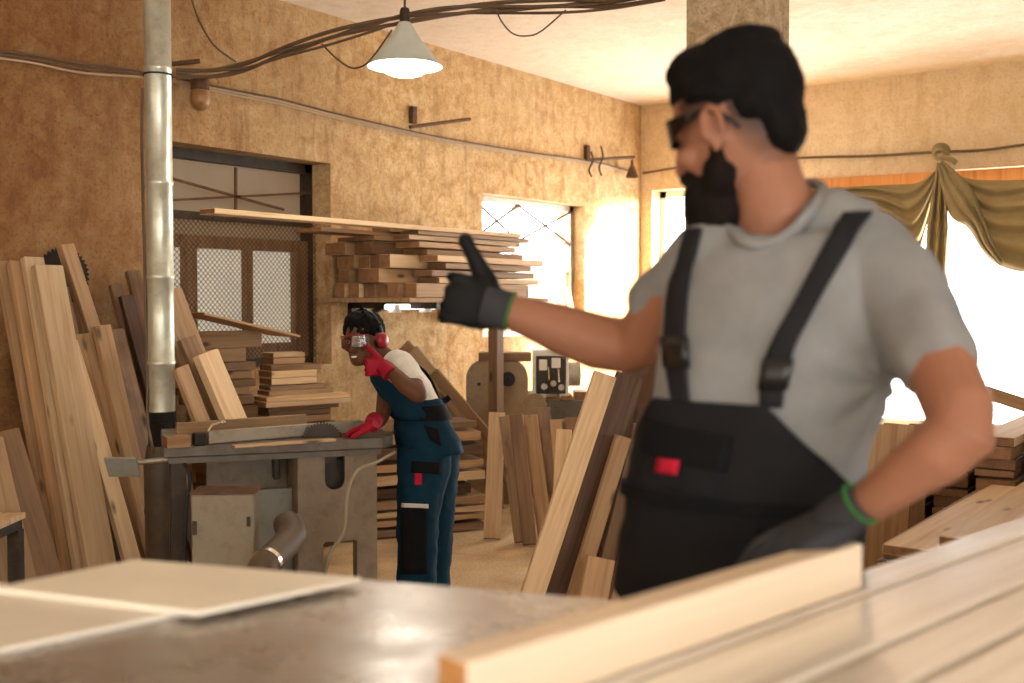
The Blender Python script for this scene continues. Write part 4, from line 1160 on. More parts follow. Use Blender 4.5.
M['redglove'] = cloth_mat('red_glove', (150, 18, 42), .6)
M['hair'] = cloth_mat('black_hair', (11, 9, 8), .8)
M['hair'].node_tree.nodes['Principled BSDF'].inputs['Specular IOR Level'].default_value = .15
M['beard'] = cloth_mat('brown_beard', (22, 14, 10), .85)
M['beard'].node_tree.nodes['Principled BSDF'].inputs['Specular IOR Level'].default_value = .15
M['lens'] = plain('dark_lens', (14, 14, 15), .12)
M['plastic'] = plain('black_plastic', (22, 22, 22), .35)
M['redplastic'] = plain('red_plastic', (150, 18, 30), .35)
M['boot'] = cloth_mat('brown_boot', (70, 50, 36), .6)

def tri(X, Y):                 # orthonormal frame with X kept, returns matrix columns X,Y,Z
    X = V(X).normalized(); Y = V(Y); Y = (Y - X * Y.dot(X)).normalized(); return Matrix((X, Y, X.cross(Y))).transposed()
def head_shell(b, Mh, o, s=1.0, ears=True, nose=1.0):
    """Mh columns: forward, left, up; o at the ear axis."""
    P = lambda f, l, z: V(o) + Mh @ V((f * s, l * s, z * s))
    T = [(-.112, .082, .040, .020), (-.104, .093, .005, .038), (-.085, .097, -.025, .050), (-.060, .097, -.062, .060), (-.030, .094, -.085, .067), (0, .091, -.094, .071),
         (.030, .093, -.098, .074), (.060, .096, -.098, .075), (.085, .086, -.090, .070), (.108, .058, -.066, .054), (.122, .02, -.032, .028)]
    rings = []
    for z, f, k, w in T:
        m, a = (f + k) / 2, (f - k) / 2; r = []
        for i in range(28):
            t = 2 * PI * i / 28; c, sn = math.cos(t), math.sin(t)
            fl = math.copysign(abs(sn) ** .9, sn)
            r.append(b.verts.new(P(m + a * c, w * fl, z)))
        rings.append(r)
    loft_rings(b, rings, True)
    E = lambda c, r, rot=None: ellipsoid(b, P(*c), [x * s for x in r], Mh if rot is None else Mh @ rot, 16, 10)
    # nose, brow, cheeks, lips
    tube(b, [P(.090, 0, .022), P(.100, 0, .0), P(.094 + .022 * nose, 0, -.030), P(.094, 0, -.040)], [.007 * s, .010 * s, .014 * s, .010 * s], 10)
    for sd in (1, -1):
        E((.104, .013 * sd, -.034), (.010, .009, .008)); E((.086, .032 * sd, .022), (.014, .024, .008)); E((.072, .043 * sd, -.022), (.024, .020, .020))
        if ears:
            rot = Matrix.Rotation(.35 * sd, 3, 'Z')
            E((.010, .079 * sd, .0), (.017, .008, .031), rot)
            pts = [P(.008 + .018 * math.cos(a), .090 * sd - .006 * sd * math.cos(a), .004 + .029 * math.sin(a)) for a in [(-.6 + 4.4 * i / 12) for i in range(13)]]
            tube(b, pts, .0058 * s, 8); E((.012, .082 * sd, -.028), (.008, .005, .009))
    E((.094, 0, -.062), (.010, .024, .006)); E((.092, 0, -.072), (.010, .021, .007))
    return P
def fingers_pose(pose):
    out = []
    if pose == 'fist':
        for i, y in enumerate((.037, .0125, -.0125, -.036)):
            k = [1, 1.06, 1.0, .86][i]
            out.append(([(.070, y, -.006), (.092, y, -.004), (.102 * (.97 + .03 * k), y, .012), (.100, y * .97, .036 * k), (.080, y * .95, .050 * k), (.058, y * .93, .044 * k)], [.0092, .0098, .0100, .0096, .0092, .0088]))
        out.append(([(.030, .010, .008), (.038, .036, .012), (.054, .058, .012), (.071, .080, .008), (.090, .103, .002)], [.025, .0225, .018, .0145, .0122]))
    else:                      # resting, slightly spread and bent
        for i, y in enumerate((.034, .011, -.012, -.034)):
            L = [.072, .080, .074, .058][i]; sp = (.16, .04, -.08, -.22)[i]; x0 = .088
            pt = lambda q, z: (x0 + L * q * math.cos(sp), y + L * q * math.sin(sp), z)
            out.append(([(.062, y, -.004), pt(0, -.004), pt(.48, -.002), pt(.80, .010), pt(1.0, .021)], [.0115, .0118, .0108, .0098, .0086]))
        out.append(([(.018, .022, .008), (.040, .046, .012), (.062, .066, .014), (.085, .076, .018)], [.016, .015, .0125, .0105]))
    return out
def hand_mesh(o, Mh, pose, s=1.0, voxel=.0032):
    """Mh columns: X to the fingers, Y to the thumb side, Z out of the palm."""
    b = NB(); P = lambda p: V(o) + Mh @ (V(p) * s)
    ellipsoid(b, P((.052, 0, 0)), [.056 * s, .046 * s, .0185 * s], Mh, 20, 12, .75)
    tube(b, [P((-.004, 0, 0)), P((.01, 0, 0)), P((.03, 0, 0))], [.033 * s, .031 * s, .030 * s], 16, True, (1.0, .82), Mh @ V((0, 1, 0)))
    for pts, rs in fingers_pose(pose):
        round_tube(b, [P(p) for p in smooth_path([V(p) for p in pts], 3)], [r * s for r in [lerp(rs[min(int(k / 3), len(rs) - 2)], rs[min(int(k / 3) + 1, len(rs) - 1)], (k % 3) / 3) for k in range((len(pts) - 1) * 3 + 1)]], 10)
    return fuse(b, voxel, 2, .35)
def cuff(name, o, d, r0, r1, L, mat, hem, parent, flat=None, ref=None):
    d = V(d).normalized(); o = V(o)
    b = NB(); tube(b, [o, o + d * L * .5, o + d * L], [r0, (r0 + r1) / 2, r1], 20, True, flat, ref); c = finish(b, name, mat, smooth=50, wparent=parent)
    if hem is not None:
        Mh_ = frame_of(d); b = NB(); tube(b, [o + d * (L + .001) + Mh_ @ V((math.cos(a) * r1, math.sin(a) * r1, 0)) for a in [2 * PI * k / 24 for k in range(25)]], .0024, 8); finish(b, 'hem', hem, smooth=50, wparent=c)
    return c
def mesh_child(name, me, mat, parent, label=None):
    o = link(name, me, mat); child(o, parent)
    if label: o['label'] = label
    return o

# ------------------------------------------------------------------ the bearded man
YAW = math.radians(35)
TF = (-FH * math.cos(YAW) - RIGHT * math.sin(YAW)).normalized()      # chest direction
TL = (RIGHT * math.cos(YAW) - FH * math.sin(YAW)).normalized()       # towards his left
ROWS = [(205, 742, 806, .050, 1.745), (216, 722, 840, .066, 1.74), (232, 702, 868, .084, 1.735), (255, 688, 886, .103, 1.73), (290, 676, 897, .120, 1.73), (330, 668, 896, .127, 1.73),
        (380, 663, 880, .125, 1.735), (430, 655, 857, .118, 1.745), (478, 645, 847, .115, 1.755), (540, 636, 842, .122, 1.775), (600, 624, 832, .128, 1.79)]
ROWS2 = []
for py, xl, xr, hd, d in ROWS:
    half = (xr - xl) / 2 * d / F
    hw = math.sqrt(max(1e-5, half ** 2 - (hd * math.sin(YAW)) ** 2)) / math.cos(YAW)
    c = at((xl + xr) / 2, py, d); ROWS2.append((py, c.x, c.y, c.z, hw, hd))
def torso_pt(py, th, off=0.0):
    cx, cy, cz, hw, hd = interp(ROWS2, py)
    p = .86; c, s_ = math.cos(th), math.sin(th)
    c = math.copysign(abs(c) ** p, c); s_ = math.copysign(abs(s_) ** p, s_)
    return V((cx, cy, cz)) + TL * ((hw + off) * s_) + TF * ((hd + off) * c)
def torso_loft(b, ya, yb, off, n=36, step=8, offs=None):
    ys = [ya]
    while ys[-1] + step < yb: ys.append(ys[-1] + step)
    ys.append(yb)
    loft_rings(b, [[b.verts.new(torso_pt(y, 2 * PI * k / n, off)) for k in range(n)] for y in ys], True)

hip = at(731, 604, 1.79); GZ = 0.0
man = None
LS = [(872, 264, 1.665, .064), (905, 302, 1.59, .053), (934, 352, 1.50, .048), (960, 412, 1.41, .045), (962, 432, 1.395, .044), (938, 452, 1.41, .042), (898, 481, 1.445, .033), (858, 510, 1.488, .0265), (847, 518, 1.494, .025)]
RS_ = [(704, 268, 1.80, .066), (668, 308, 1.87, .058), (646, 336, 1.92, .053), (628, 346, 1.945, .051), (598, 342, 1.96, .0500), (560, 329, 1.975, .0455), (530, 318, 1.985, .037), (508, 311, 1.99, .031), (496, 307, 1.99, .030)]
FHD = (-RIGHT * .85 + FH * .53).normalized(); pit = math.radians(14)
HF = FHD * math.cos(pit) - Z * math.sin(pit); HU = Z * math.cos(pit) + FHD * math.sin(pit); HL = HU.cross(HF)
MH = Matrix((HF, HL, HU)).transposed(); HO = at(738, 134, 1.757)
b = NB()
torso_loft(b, 254, 600, -.014)
HP = head_shell(b, MH, HO, 1.0, True, .55)
tube(b, [at(778, 256, 1.75), at(776, 214, 1.738), at(766, 185, 1.745), at(757, 155, 1.755), at(748, 125, 1.76)], [.058, .064, .060, .060, .058], 24)
for q in ((700, 246), (850, 240)): tube(b, [at(776, 224, 1.765), at((772 + q[0]) / 2, 246, 1.77), at(q[0], q[1] + 16, 1.80 if q[0] < 772 else 1.70)], [.048, .042, .036], 16)
round_tube(b, [at(x, y, d) for x, y, d, r in LS], [r for *_, r in LS], 20)
round_tube(b, [at(x, y, d) for x, y, d, r in RS_], [r for *_, r in RS_], 20)
for s in (-1, 1):
    h = hip + TL * (.095 * s); k = V((h.x, h.y, .50)) + TF * .03 + TL * (.04 * s); a = V((h.x, h.y, .08)) + TL * (.06 * s) - TF * .02
    round_tube(b, [h, (h + k) / 2, k, (k + a) / 2, a], [.088, .078, .058, .052, .04], 18)
me = fuse(b, .0046, 3, .5)
at_ = me.attributes.new('stubble', 'FLOAT', 'POINT')
for i, v in enumerate(me.vertices):
    q = MH.transposed() @ (v.co - HO); f, l, z = q
    val = 0
    if z > -.07 and z < .2:
        g = .055 - .25 * min(0, f + .02) * 0
        g = max(0, min(1, (f + .055) / .065)); top_ = (z - lerp(-.10, .010, g)) / lerp(.09, .04, g)
        if f < .08: val = max(0, min(1, top_)) * (1 if f < .06 else max(0, (.08 - f) / .02))
        if abs(l) > .066 and -.016 < f < .034 and -.04 < z < .035: val *= .0      # ears stay bare
    at_.data[i].value = val * .95
man = link('person', me, M['skin1']); recentre(man)
tag(man, 'bearded man in grey T-shirt and dark overalls giving a gloved thumbs up', 'person')
# hair
b = NB(); E = lambda c, r, rot=None: ellipsoid(b, HP(*c), r, MH if rot is None else MH @ rot, 24, 16)
RY = lambda a: Matrix.Rotation(a, 3, 'Y')
E((-.012, 0, .082), (.108, .080, .073)); E((.030, 0, .115), (.062, .062, .046), RY(-.12)); E((.056, .0, .121), (.040, .052, .026), RY(.05)); E((-.058, 0, .062), (.062, .074, .072)); E((-.03, 0, .125), (.075, .062, .040)); E((-.074, 0, .002), (.036, .064, .062)); E((.008, 0, .068), (.074, .082, .050)); E((-.012, 0, .050), (.070, .081, .032)); E((-.048, 0, .030), (.052, .079, .050)); E((-.02, 0, .07), (.09, .083, .05))
me = fuse(b, .005, 5, .5)
wrinkle(me, lambda p: .003 * noise.noise(p * 30) + .0022 * noise.noise(V((p.x * 60, p.y * 60, p.z * 160))))
hair = mesh_child('hair', me, M['hair'], man, 'thick black hair swept up into a quiff')
# beard
b = NB()
E((.074, 0, -.112), (.044, .046, .046)); E((.058, 0, -.148), (.042, .040, .034)); E((.092, 0, -.046), (.018, .036, .012)); E((.096, 0, -.085), (.017, .032, .026))
for s in (-1, 1):
    E((.050, .044 * s, -.088), (.044, .020, .038)); E((.026, .060 * s, -.066), (.030, .014, .034)); E((.020, .069 * s, -.036), (.014, .006, .022)); E((.05, .04 * s, -.115), (.04, .026, .036)); E((.074, .036 * s, -.060), (.022, .016, .022))
me = fuse(b, .005, 4, .5); wrinkle(me, lambda p: .005 * noise.noise(p * 45) + .004 * noise.noise(p * 110))
mesh_child('beard', me, M['beard'], man, 'full dark brown beard')
# dark safety glasses
b = NB(); rings = []; LT = [(-1, .034, .081, .006), (-.78, .058, .076, .016), (-.55, .084, .060, .030), (-.28, .102, .032, .042), (0, .108, 0, .040), (.28, .102, -.032, .042), (.55, .084, -.060, .030), (.78, .058, -.076, .016), (1, .034, -.081, .006)]
for i in range(33):
    t = -1 + i / 16; f, l, hh = interp(LT, t); n_ = V((max(.2, 1 - abs(t)), l * 10, 0)).normalized() * .0035; zt = .055 - .020 * abs(t); zb = zt - hh * 1.1
    rings.append([b.verts.new(HP(f, l, zt)), b.verts.new(HP(f + n_.x, l + n_.y, zt)), b.verts.new(HP(f + n_.x, l + n_.y, zb)), b.verts.new(HP(f, l, zb))])
loft_rings(b, rings, True)
gl = finish(b, 'safety_glasses', M['lens'], smooth=40, wparent=man); gl['label'] = 'black wraparound safety glasses'
for s in (-1, 1):
    b = NB(); tube(b, [HP(.040, .082 * s, .034), HP(.02, .086 * s, .033), HP(.002, .088 * s, .028), HP(-.016, .084 * s, .010), HP(-.030, .080 * s, -.010)], [.0055, .005, .0045, .004, .003], 8); finish(b, 'temple_arm', M['lens'], smooth=50, wparent=gl)
# T-shirt
b = NB(); torso_loft(b, 236, 560, .0)
round_tube(b, [at(862, 252, 1.675), at(890, 282, 1.62), at(916, 320, 1.56), at(938, 360, 1.487)], [.070, .070, .064, .057], 24)
round_tube(b, [at(712, 262, 1.79), at(690, 284, 1.832), at(661, 303, 1.882)], [.074, .069, .062], 24)
tube(b, [at(752, 258, 1.735), at(728, 252, 1.745), at(706, 252, 1.77)], [.044, .050, .056], 16); tube(b, [at(790, 254, 1.715), at(812, 232, 1.71), at(830, 224, 1.70), at(854, 238, 1.685)], [.04, .050, .056, .062], 16); tube(b, [at(820, 214, 1.76), at(838, 222, 1.74)], [.035, .05], 16)
me = fuse(b, .006, 6, .5)
FC = at(880, 380, 1.62)
def tee_fold(p):
    d = p - FC; ang = math.atan2(d.z, d.dot(RIGHT)); r = d.length
    w1 = .0040 * math.sin(ang * 9 + 14 * r) * math.exp(-(r / .20) ** 2)
    return w1 + .005 * noise.noise(p * 7 + V((3, 1, 8))) + .0030 * noise.noise(V((p.x * 14, p.y * 14, p.z * 26)))
wrinkle(me, tee_fold)
tee = mesh_child('t_shirt', me, M['tee'], man, 'grey short-sleeved T-shirt')
b = NB(); pts = smooth_path([at(*q) for q in [(727, 228, 1.73), (741, 240, 1.675), (762, 245, 1.655), (786, 236, 1.65), (808, 214, 1.66), (823, 192, 1.70), (813, 184, 1.77), (785, 190, 1.82), (752, 205, 1.82), (730, 220, 1.78), (727, 228, 1.73)]], 5)
tube(b, pts, .0095, 10); finish(b, 'neckband', M['tee'], smooth=60, wparent=tee)
bvh = BVHTree.FromPolygons([v.co.copy() for v in me.vertices], [tuple(p.vertices) for p in me.polygons])
def on_tee(px, py):
    r = ray(px, py).normalized(); h = bvh.ray_cast(CAM, r); return (h[0], h[1]) if h[0] is not None else (None, None)
# overalls
b = NB(); torso_loft(b, 486, 600, .012, step=10)
for s in (-1, 1):
    h = hip + TL * (.072 * s - .012); k = V((h.x, h.y, .50)) + TF * .03 + TL * (.045 * s); a = V((h.x, h.y, .09)) + TL * (.06 * s) - TF * .02
    tube(b, [h + Z * .06, h - Z * .08, (h + k) / 2, k, (k + a) / 2, a], [.108, .106, .098, .088, .08, .078], 22)
me2 = fuse(b, .008, 6, .5)
wrinkle(me2, lambda p: .006 * noise.noise(V((p.x * 9, p.y * 9, p.z * 16))) + .004 * noise.noise(p * 24))
ov = mesh_child('overalls', me2, M['overall'], man, 'charcoal bib overalls')
b = NB(); NB_, NR = 60, 14; g = []
for i in range(NB_ + 1):
    th = math.radians(-178 + 356 * i / NB_); td = abs(math.degrees(th) + 14)
    yt = 397 if td < 28 else (lerp(397, 470, ((td - 28) / 56) ** .8) if td < 86 else 470)
    col = []
    for j in range(NR + 1):
        y = lerp(yt, 494, j / NR); w_ = .012 + .0035 * noise.noise(V((th * 5, y * .06, 2))) + (.002 if j == 0 else 0)
        col.append(b.verts.new(torso_pt(y, th, w_)))
    g.append(col)
for i in range(NB_):
    for j in range(NR): b.faces.new((g[i][j], g[i + 1][j], g[i + 1][j + 1], g[i][j + 1]))
bib = finish(b, 'bib', M['overall'], smooth=180, wparent=ov); m = bib.modifiers.new('thickness', 'SOLIDIFY'); m.thickness = .006; m.offset = 1
def patch(name, mat, th0, th1, y0, y1, off, parent, th=.006, n=10, skew=0.0):
    b = NB(); g = [[b.verts.new(torso_pt(lerp(y0, y1, j / n) + skew * i / n, math.radians(lerp(th0, th1, i / n)), off)) for j in range(n + 1)] for i in range(n + 1)]
    for i in range(n):
        for j in range(n): b.faces.new((g[i][j], g[i + 1][j], g[i + 1][j + 1], g[i][j + 1]))
    o = finish(b, name, mat, smooth=180, wparent=parent); m = o.modifiers.new('thickness', 'SOLIDIFY'); m.thickness = th; m.offset = 1; return o
pk = patch('pocket', M['overall'], -42, 2, 424, 484, .018, bib)
patch('pocket_flap', M['panelblack'], -45, 4, 416, 450, .024, pk, skew=10)
tg = patch('tag', M['red'], -25, -13, 453, 467, .028, pk, .004, 3); tg['label'] = 'small red fabric tag'
patch('waistband', M['panelblack'], -80, 84, 486, 498, .021, ov, .005, 24)
patch('fly_pocket', M['panelblack'], 20, 62, 508, 560, .02, ov, .005)
def strap(name, rows, mat, parent, off=.006, th=.004, back=None):
    b = NB(); g = []
    for px, py, w_ in rows:
        r = []
        for k in range(5):
            h, n_ = on_tee(px + w_ * (k / 4 - .5), py)
            if h is None: h = r[-1] if r else at(px, py, 1.66); n_ = TF
            r.append(h + n_.normalized() * off if r is not None else h)
        g.append(r)
    if back: g.insert(0, [p + back for p in g[0]])
    bg = [[b.verts.new(p) for p in r] for r in g]
    for A_, B_ in zip(bg, bg[1:]):
        for k in range(4): b.faces.new((A_[k], A_[k + 1], B_[k + 1], B_[k]))
    o = finish(b, name, mat, smooth=180, wparent=parent); m = o.modifiers.new('thickness', 'SOLIDIFY'); m.thickness = th; m.offset = 1
    return o
def rows_of(pts, n=22):
    q = smooth_path([V(p) for p in pts], 6); return [(p.x, p.y, p.z) for p in q]
st1 = strap('strap', rows_of([(696, 232, 15), (689, 258, 16), (683, 282, 18), (679, 315, 19), (678, 345, 20), (680, 372, 19), (684, 404, 16)]), M['webbing'], ov, back=FWD * .05 + Z * -.005)
st2 = strap('strap', rows_of([(858, 216, 27), (842, 240, 26), (822, 276, 24), (801, 313, 24), (783, 348, 25), (775, 378, 25), (772, 408, 22)]), M['webbing'], ov, back=FWD * .05 + Z * -.005)
for st, rows in ((st1, [(678, 337, 24), (679, 352, 24), (680, 368, 24)]), (st2, [(780, 358, 30), (777, 374, 29), (774, 390, 28)])):
    strap('buckle', rows, M['plastic'], st, .011, .006)
# gloves
XR = (at(444, 297, 2.0) - at(505, 310, 1.99)); mR = tri(XR, Z + FH * .05 - RIGHT * .05); GR = at(503, 309, 1.99)
gv = mesh_child('glove', hand_mesh(GR, mR, 'fist', 1.04), M['glove'], man, 'black work glove with the thumb raised')
armd = at(560, 329, 1.975) - at(508, 311, 1.99)
cuff('cuff', GR + XR.normalized() * .035, -XR.normalized() * .6 + armd.normalized() * .4, .038, .036, .048, M['cuff'], M['green'], gv)
XL = at(792, 546, 1.475) - at(853, 514, 1.492); mL0 = tri(XL, FH * .9 + Z * .15); mL = Matrix((mL0.col[0], mL0.col[1], -mL0.col[2] if mL0.col[2].z > 0 else mL0.col[2])).transposed()
GL = at(851, 514, 1.492)
gv2 = mesh_child('glove', hand_mesh(GL, mL, 'rest', 1.02), M['cuff'], man, 'dark grey work glove resting on the timber')
cuff('cuff', GL + XL.normalized() * .03, (at(898, 480, 1.445) - GL), .032, .029, .050, M['cuff'], M['green'], gv2)
def boots(parent, feet, mat):
    for f, d in feet:
        b = NB(); d = V(d).normalized(); Mb = Matrix((d, Z.cross(d), Z)).transposed()
        ellipsoid(b, f + d * .07 + Z * .045, (.14, .047, .044), Mb, 20, 12, .8); tube(b, [f + Z * .03, f + Z * .16], [.048, .05], 18); me_ = fuse(b, .007, 4)
        for v in me_.vertices: v.co.z = max(v.co.z, .004)
        mesh_child('boot', me_, mat, parent)
boots(man, [(V((hip.x, hip.y, 0)) + TL * (.085 * s + .06 * s) - TF * .02, TF + TL * (.25 * s)) for s in (-1, 1)], M['boot'])

# ------------------------------------------------------------------ the woman at the saw
DW = 4.85
WF = (-RIGHT * .78 - FH * .62).normalized(); WL = Z.cross(WF)        # hips facing, her left (towards the camera and right)
def wp_(px, py, dd=0.0): return at(px, py, DW + dd)
WH = (-RIGHT * .42 - FH * .91).normalized(); tl = math.radians(6)
WU = (Z * math.cos(tl) - RIGHT * math.sin(tl)).normalized(); WHf = (WH - WU * WH.dot(WU)).normalized(); WHl = WU.cross(WHf)
MW = Matrix((WHf, WHl, WU)).transposed(); WO = wp_(364, 341, -.02)
TS = [(430, 452, .125, .155), (427, 438, .118, .145), (421, 417, .098, .120), (412, 398, .102, .130), (403, 381, .105, .140), (396, 368, .085, .125), (391, 361, .055, .075)]
def wring(px, py, ra, rb, off, n=28):
    c = wp_(px, py); return [c + WF * ((ra + off) * math.cos(2 * PI * k / n)) + WL * ((rb + off) * math.sin(2 * PI * k / n)) for k in range(n)]
def wtorso(b, i0, i1, off):
    rows = []
    for A_, B_ in zip(TS[i0:i1], TS[i0 + 1:i1 + 1]):
        for k in range(3): rows.append(tuple(lerp(a, c, k / 3) for a, c in zip(A_, B_)))
    rows.append(TS[i1]); loft_rings(b, [[b.verts.new(p) for p in wring(*r, off)] for r in rows], True)
UA = [wp_(401, 367, -.13), wp_(411, 380, -.20), wp_(418, 394, -.26)]
FA = [wp_(418, 394, -.26), wp_(406, 386, -.25), wp_(393, 373, -.22), wp_(388, 367.5, -.213)]
FAR = [wp_(392, 370, .12), wp_(386, 393, .06), wp_(384, 410, -.06), wp_(381, 420, -.14), wp_(376, 424, -.17)]
b = NB(); wtorso(b, 0, 6, -.012); WP = head_shell(b, MW, WO, .93, True, .8)
tube(b, [wp_(394, 368), wp_(386, 360), wp_(374, 350)], [.06, .052, .05], 16)
round_tube(b, UA, [.05, .045, .040], 16); round_tube(b, FA, [.040, .038, .030, .027], 16); round_tube(b, FAR, [.048, .040, .036, .028, .027], 16)
WLEG = []
for s, top, knee, foot in ((1, wp_(424, 458, -.05), wp_(417, 525, -.07), wp_(417, 606, -.04)), (-1, wp_(434, 456, .10), wp_(433, 525, .10), wp_(430, 600, .12))):
    foot.z = .09; WLEG.append((top, knee, foot)); round_tube(b, [top, (top + knee) / 2, knee, (knee + foot) / 2, foot], [.09, .08, .062, .052, .04], 16)
me = fuse(b, .0055, 3, .5); me.attributes.new('stubble', 'FLOAT', 'POINT')
woman = link('person', me, M['skin2']); recentre(woman)
tag(woman, 'woman in teal overalls, goggles and red gloves leaning over the table saw', 'person')
for s in (-1, 1):
    b = NB(); ellipsoid(b, WP(.078, .031 * s, .006), (.013, .013, .013), None, 14, 10); e_ = finish(b, 'eye', M['white'], smooth=60, wparent=woman)
    b = NB(); ellipsoid(b, WP(.0895, .031 * s, .006), (.006, .006, .006), None, 10, 8); finish(b, 'iris', M['black'], smooth=60, wparent=e_)
b = NB(); ellipsoid(b, WP(.1005, 0, -.0665), (.003, .016, .0045), MW, 12, 8); t_ = finish(b, 'teeth', M['white'], smooth=60, wparent=woman)
b = NB(); E = lambda c, r, rot=None: ellipsoid(b, WP(*c), r, MW if rot is None else MW @ rot, 20, 12)
E((-.014, 0, .060), (.102, .088, .074)); E((-.05, 0, .0), (.062, .080, .072)); E((.0, .0, .035), (.06, .086, .05)); E((.052, 0, .088), (.042, .062, .034)); E((.02, 0, .095), (.07, .07, .045))
for k, (f, l) in enumerate([(.02, .0), (-.02, .03), (-.03, -.03), (.03, .04), (-.06, .0)]): E((f, l, .128), (.020, .018, .017))
for k in range(9):
    a = -1.0 + k * .9 / 2; tube(b, [WP(.06 - .10 * (k / 9), .05 * math.cos(k), .11), WP(.05 - .12 * (k / 9), .06 * math.cos(k), .13 + .006 * math.sin(k * 3))], .010, 8)
round_tube(b, [WP(-.02, .0, .13), WP(-.01, .005, .155), WP(.01, .01, .165)], [.012, .009, .006], 8)
me = fuse(b, .0055, 3); wrinkle(me, lambda p: .008 * noise.noise(p * 55) + .004 * noise.noise(p * 120)); mesh_child('hair', me, M['hair'], woman, 'black braided hair tied up')
# goggles
b = NB(); rings = []
for i in range(21):
    t = -1 + i / 10; a = t * 1.25; f = .050 + .062 * math.cos(a) ** .9; l = .076 * math.sin(a) / math.sin(1.25)
    zt, zb = .034 - .004 * abs(t), -.028 + .016 * abs(t) ** 2 + .010 * max(0, 1 - abs(t) * 4)
    n_ = V((math.cos(a), math.sin(a), 0)) * .003
    rings.append([b.verts.new(WP(f, l, zt)), b.verts.new(WP(f + n_.x, l + n_.y, zt)), b.verts.new(WP(f + n_.x, l + n_.y, zb)), b.verts.new(WP(f, l, zb))])
loft_rings(b, rings, True); gg = finish(b, 'safety_goggles', M['goggle'], smooth=40, wparent=woman); gg['label'] = 'clear safety goggles with a red rim'
def rim(zf, r):
    b = NB(); pts = []
    for i in range(21):
        t = -1 + i / 10; a = t * 1.25; pts.append(WP(.052 + .063 * math.cos(a) ** .9, .078 * math.sin(a) / math.sin(1.25), zf(t)))
    tube(b, pts, r * .62, 8); finish(b, 'rim', M['redplastic'] if r > .004 else M['plastic'], smooth=60, wparent=gg)
rim(lambda t: .034 - .004 * abs(t), .0045); rim(lambda t: -.028 + .016 * t * t + .010 * max(0, 1 - abs(t) * 4), .0035)
b = NB(); pts = [WP(.07 * math.cos(a) - .02, .084 * math.sin(a), .02) for a in [1.1 + (2 * PI - 2.2) * i / 24 for i in range(25)]]; tube(b, pts, .006, 8); finish(b, 'head_strap', M['plastic'], smooth=60, wparent=gg)
# ear defenders
ed = link('ear_defenders', None); ed.location = WO; child(ed, woman); ed.matrix_parent_inverse = world_of(woman).inverted(); ed['label'] = 'red and black ear defenders'
b = NB(); pts = [WP(-.012, .098 * math.sin(a), .0 + .150 * math.cos(a)) for a in [-1.5 + 3.0 * i / 20 for i in range(21)]]; tube(b, pts, .007, 8, True, (1, 1.6)); finish(b, 'headband', M['plastic'], smooth=60, wparent=ed)
for s in (-1, 1):
    Me = MW @ Matrix.Rotation(-PI / 2 * s, 3, 'X')
    b = NB(); lathe(b, [(.001, 0), (.034, 0), (.036, .012), (.001, .012)], WP(-.008, .074 * s, -.004), Me, 20); c_ = finish(b, 'cushion', M['plastic'], smooth=50, wparent=ed)
    b = NB(); lathe(b, [(.034, .012), (.036, .02), (.030, .036), (.014, .042), (.001, .043)], WP(-.008, .074 * s, -.004), Me, 20, True); finish(b, 'ear_cup', M['redplastic'], smooth=50, wparent=ed)
# T-shirt
b = NB(); wtorso(b, 2, 6, .004); round_tube(b, [wp_(398, 366, -.08), wp_(405, 373, -.15), wp_(411, 381, -.195)], [.075, .068, .060], 18); round_tube(b, [wp_(393, 368, .10), wp_(388, 384, .085)], [.065, .06], 16)
me = fuse(b, .007, 4); wrinkle(me, lambda p: .005 * noise.noise(p * 16)); mesh_child('t_shirt', me, M['tee2'], woman, 'white short-sleeved T-shirt')
# overalls
b = NB(); wtorso(b, 0, 3, .016)
for top, knee, foot in WLEG: tube(b, [top + Z * .05, top - Z * .06, (top + knee) / 2, knee, (knee + foot) / 2, foot - Z * .03], [.122, .118, .104, .094, .088, .090], 20)
me = fuse(b, .009, 5); wrinkle(me, lambda p: .008 * noise.noise(V((p.x * 8, p.y * 8, p.z * 13))) + .004 * noise.noise(p * 26))
wo = mesh_child('overalls', me, M['teal'], woman, 'teal work overalls with black panels')
wb = BVHTree.FromPolygons([v.co.copy() for v in me.vertices], [tuple(p.vertices) for p in me.polygons])
def wpatch(name, mat, quad, parent, off=.004, th=.005, n=8, bv=None):
    """patch of cloth lying on the surface seen inside the quad (corner picture points)."""
    b = NB(); g = []
    for i in range(n + 1):
        r = []
        for j in range(n + 1):
            u, v = i / n, j / n
            top_ = (lerp(quad[0][0], quad[1][0], u), lerp(quad[0][1], quad[1][1], u)); bot_ = (lerp(quad[3][0], quad[2][0], u), lerp(quad[3][1], quad[2][1], u))
            px, py = lerp(top_[0], bot_[0], v), lerp(top_[1], bot_[1], v)
            h = (bv or wb).ray_cast(CAM, ray(px, py).normalized())
            r.append(h[0] + h[1] * off if h[0] is not None and depth(h[0]) < 6 else None)
        g.append(r)
    vs_ = [[b.verts.new(p) if p is not None else None for p in r] for r in g]
    for i in range(n):
        for j in range(n):
            q = (vs_[i][j], vs_[i + 1][j], vs_[i + 1][j + 1], vs_[i][j + 1])
            if None not in q: b.faces.new(q)
    o = finish(b, name, mat, smooth=180, wparent=parent); m = o.modifiers.new('thickness', 'SOLIDIFY'); m.thickness = th; m.offset = 1; return o
wpatch('knee_patch', M['panelblack'], [(402, 507), (427, 509), (426, 574), (402, 574)], wo)
wpatch('knee_trim', M['tee2'], [(402, 503), (428, 504), (428, 508), (402, 507)], wo, .006)
wpk = wpatch('side_pocket', M['panelblack'], [(412, 461), (440, 462), (440, 474), (412, 472)], wo, .006)
tg = wpatch('tag', M['red'], [(415, 473), (422, 473), (422, 485), (415, 485)], wo, .006); tg['label'] = 'small red fabric tag'
wpatch('hip_pocket', M['panelblack'], [(424, 425), (438, 430), (441, 447), (430, 440)], wo, .005)
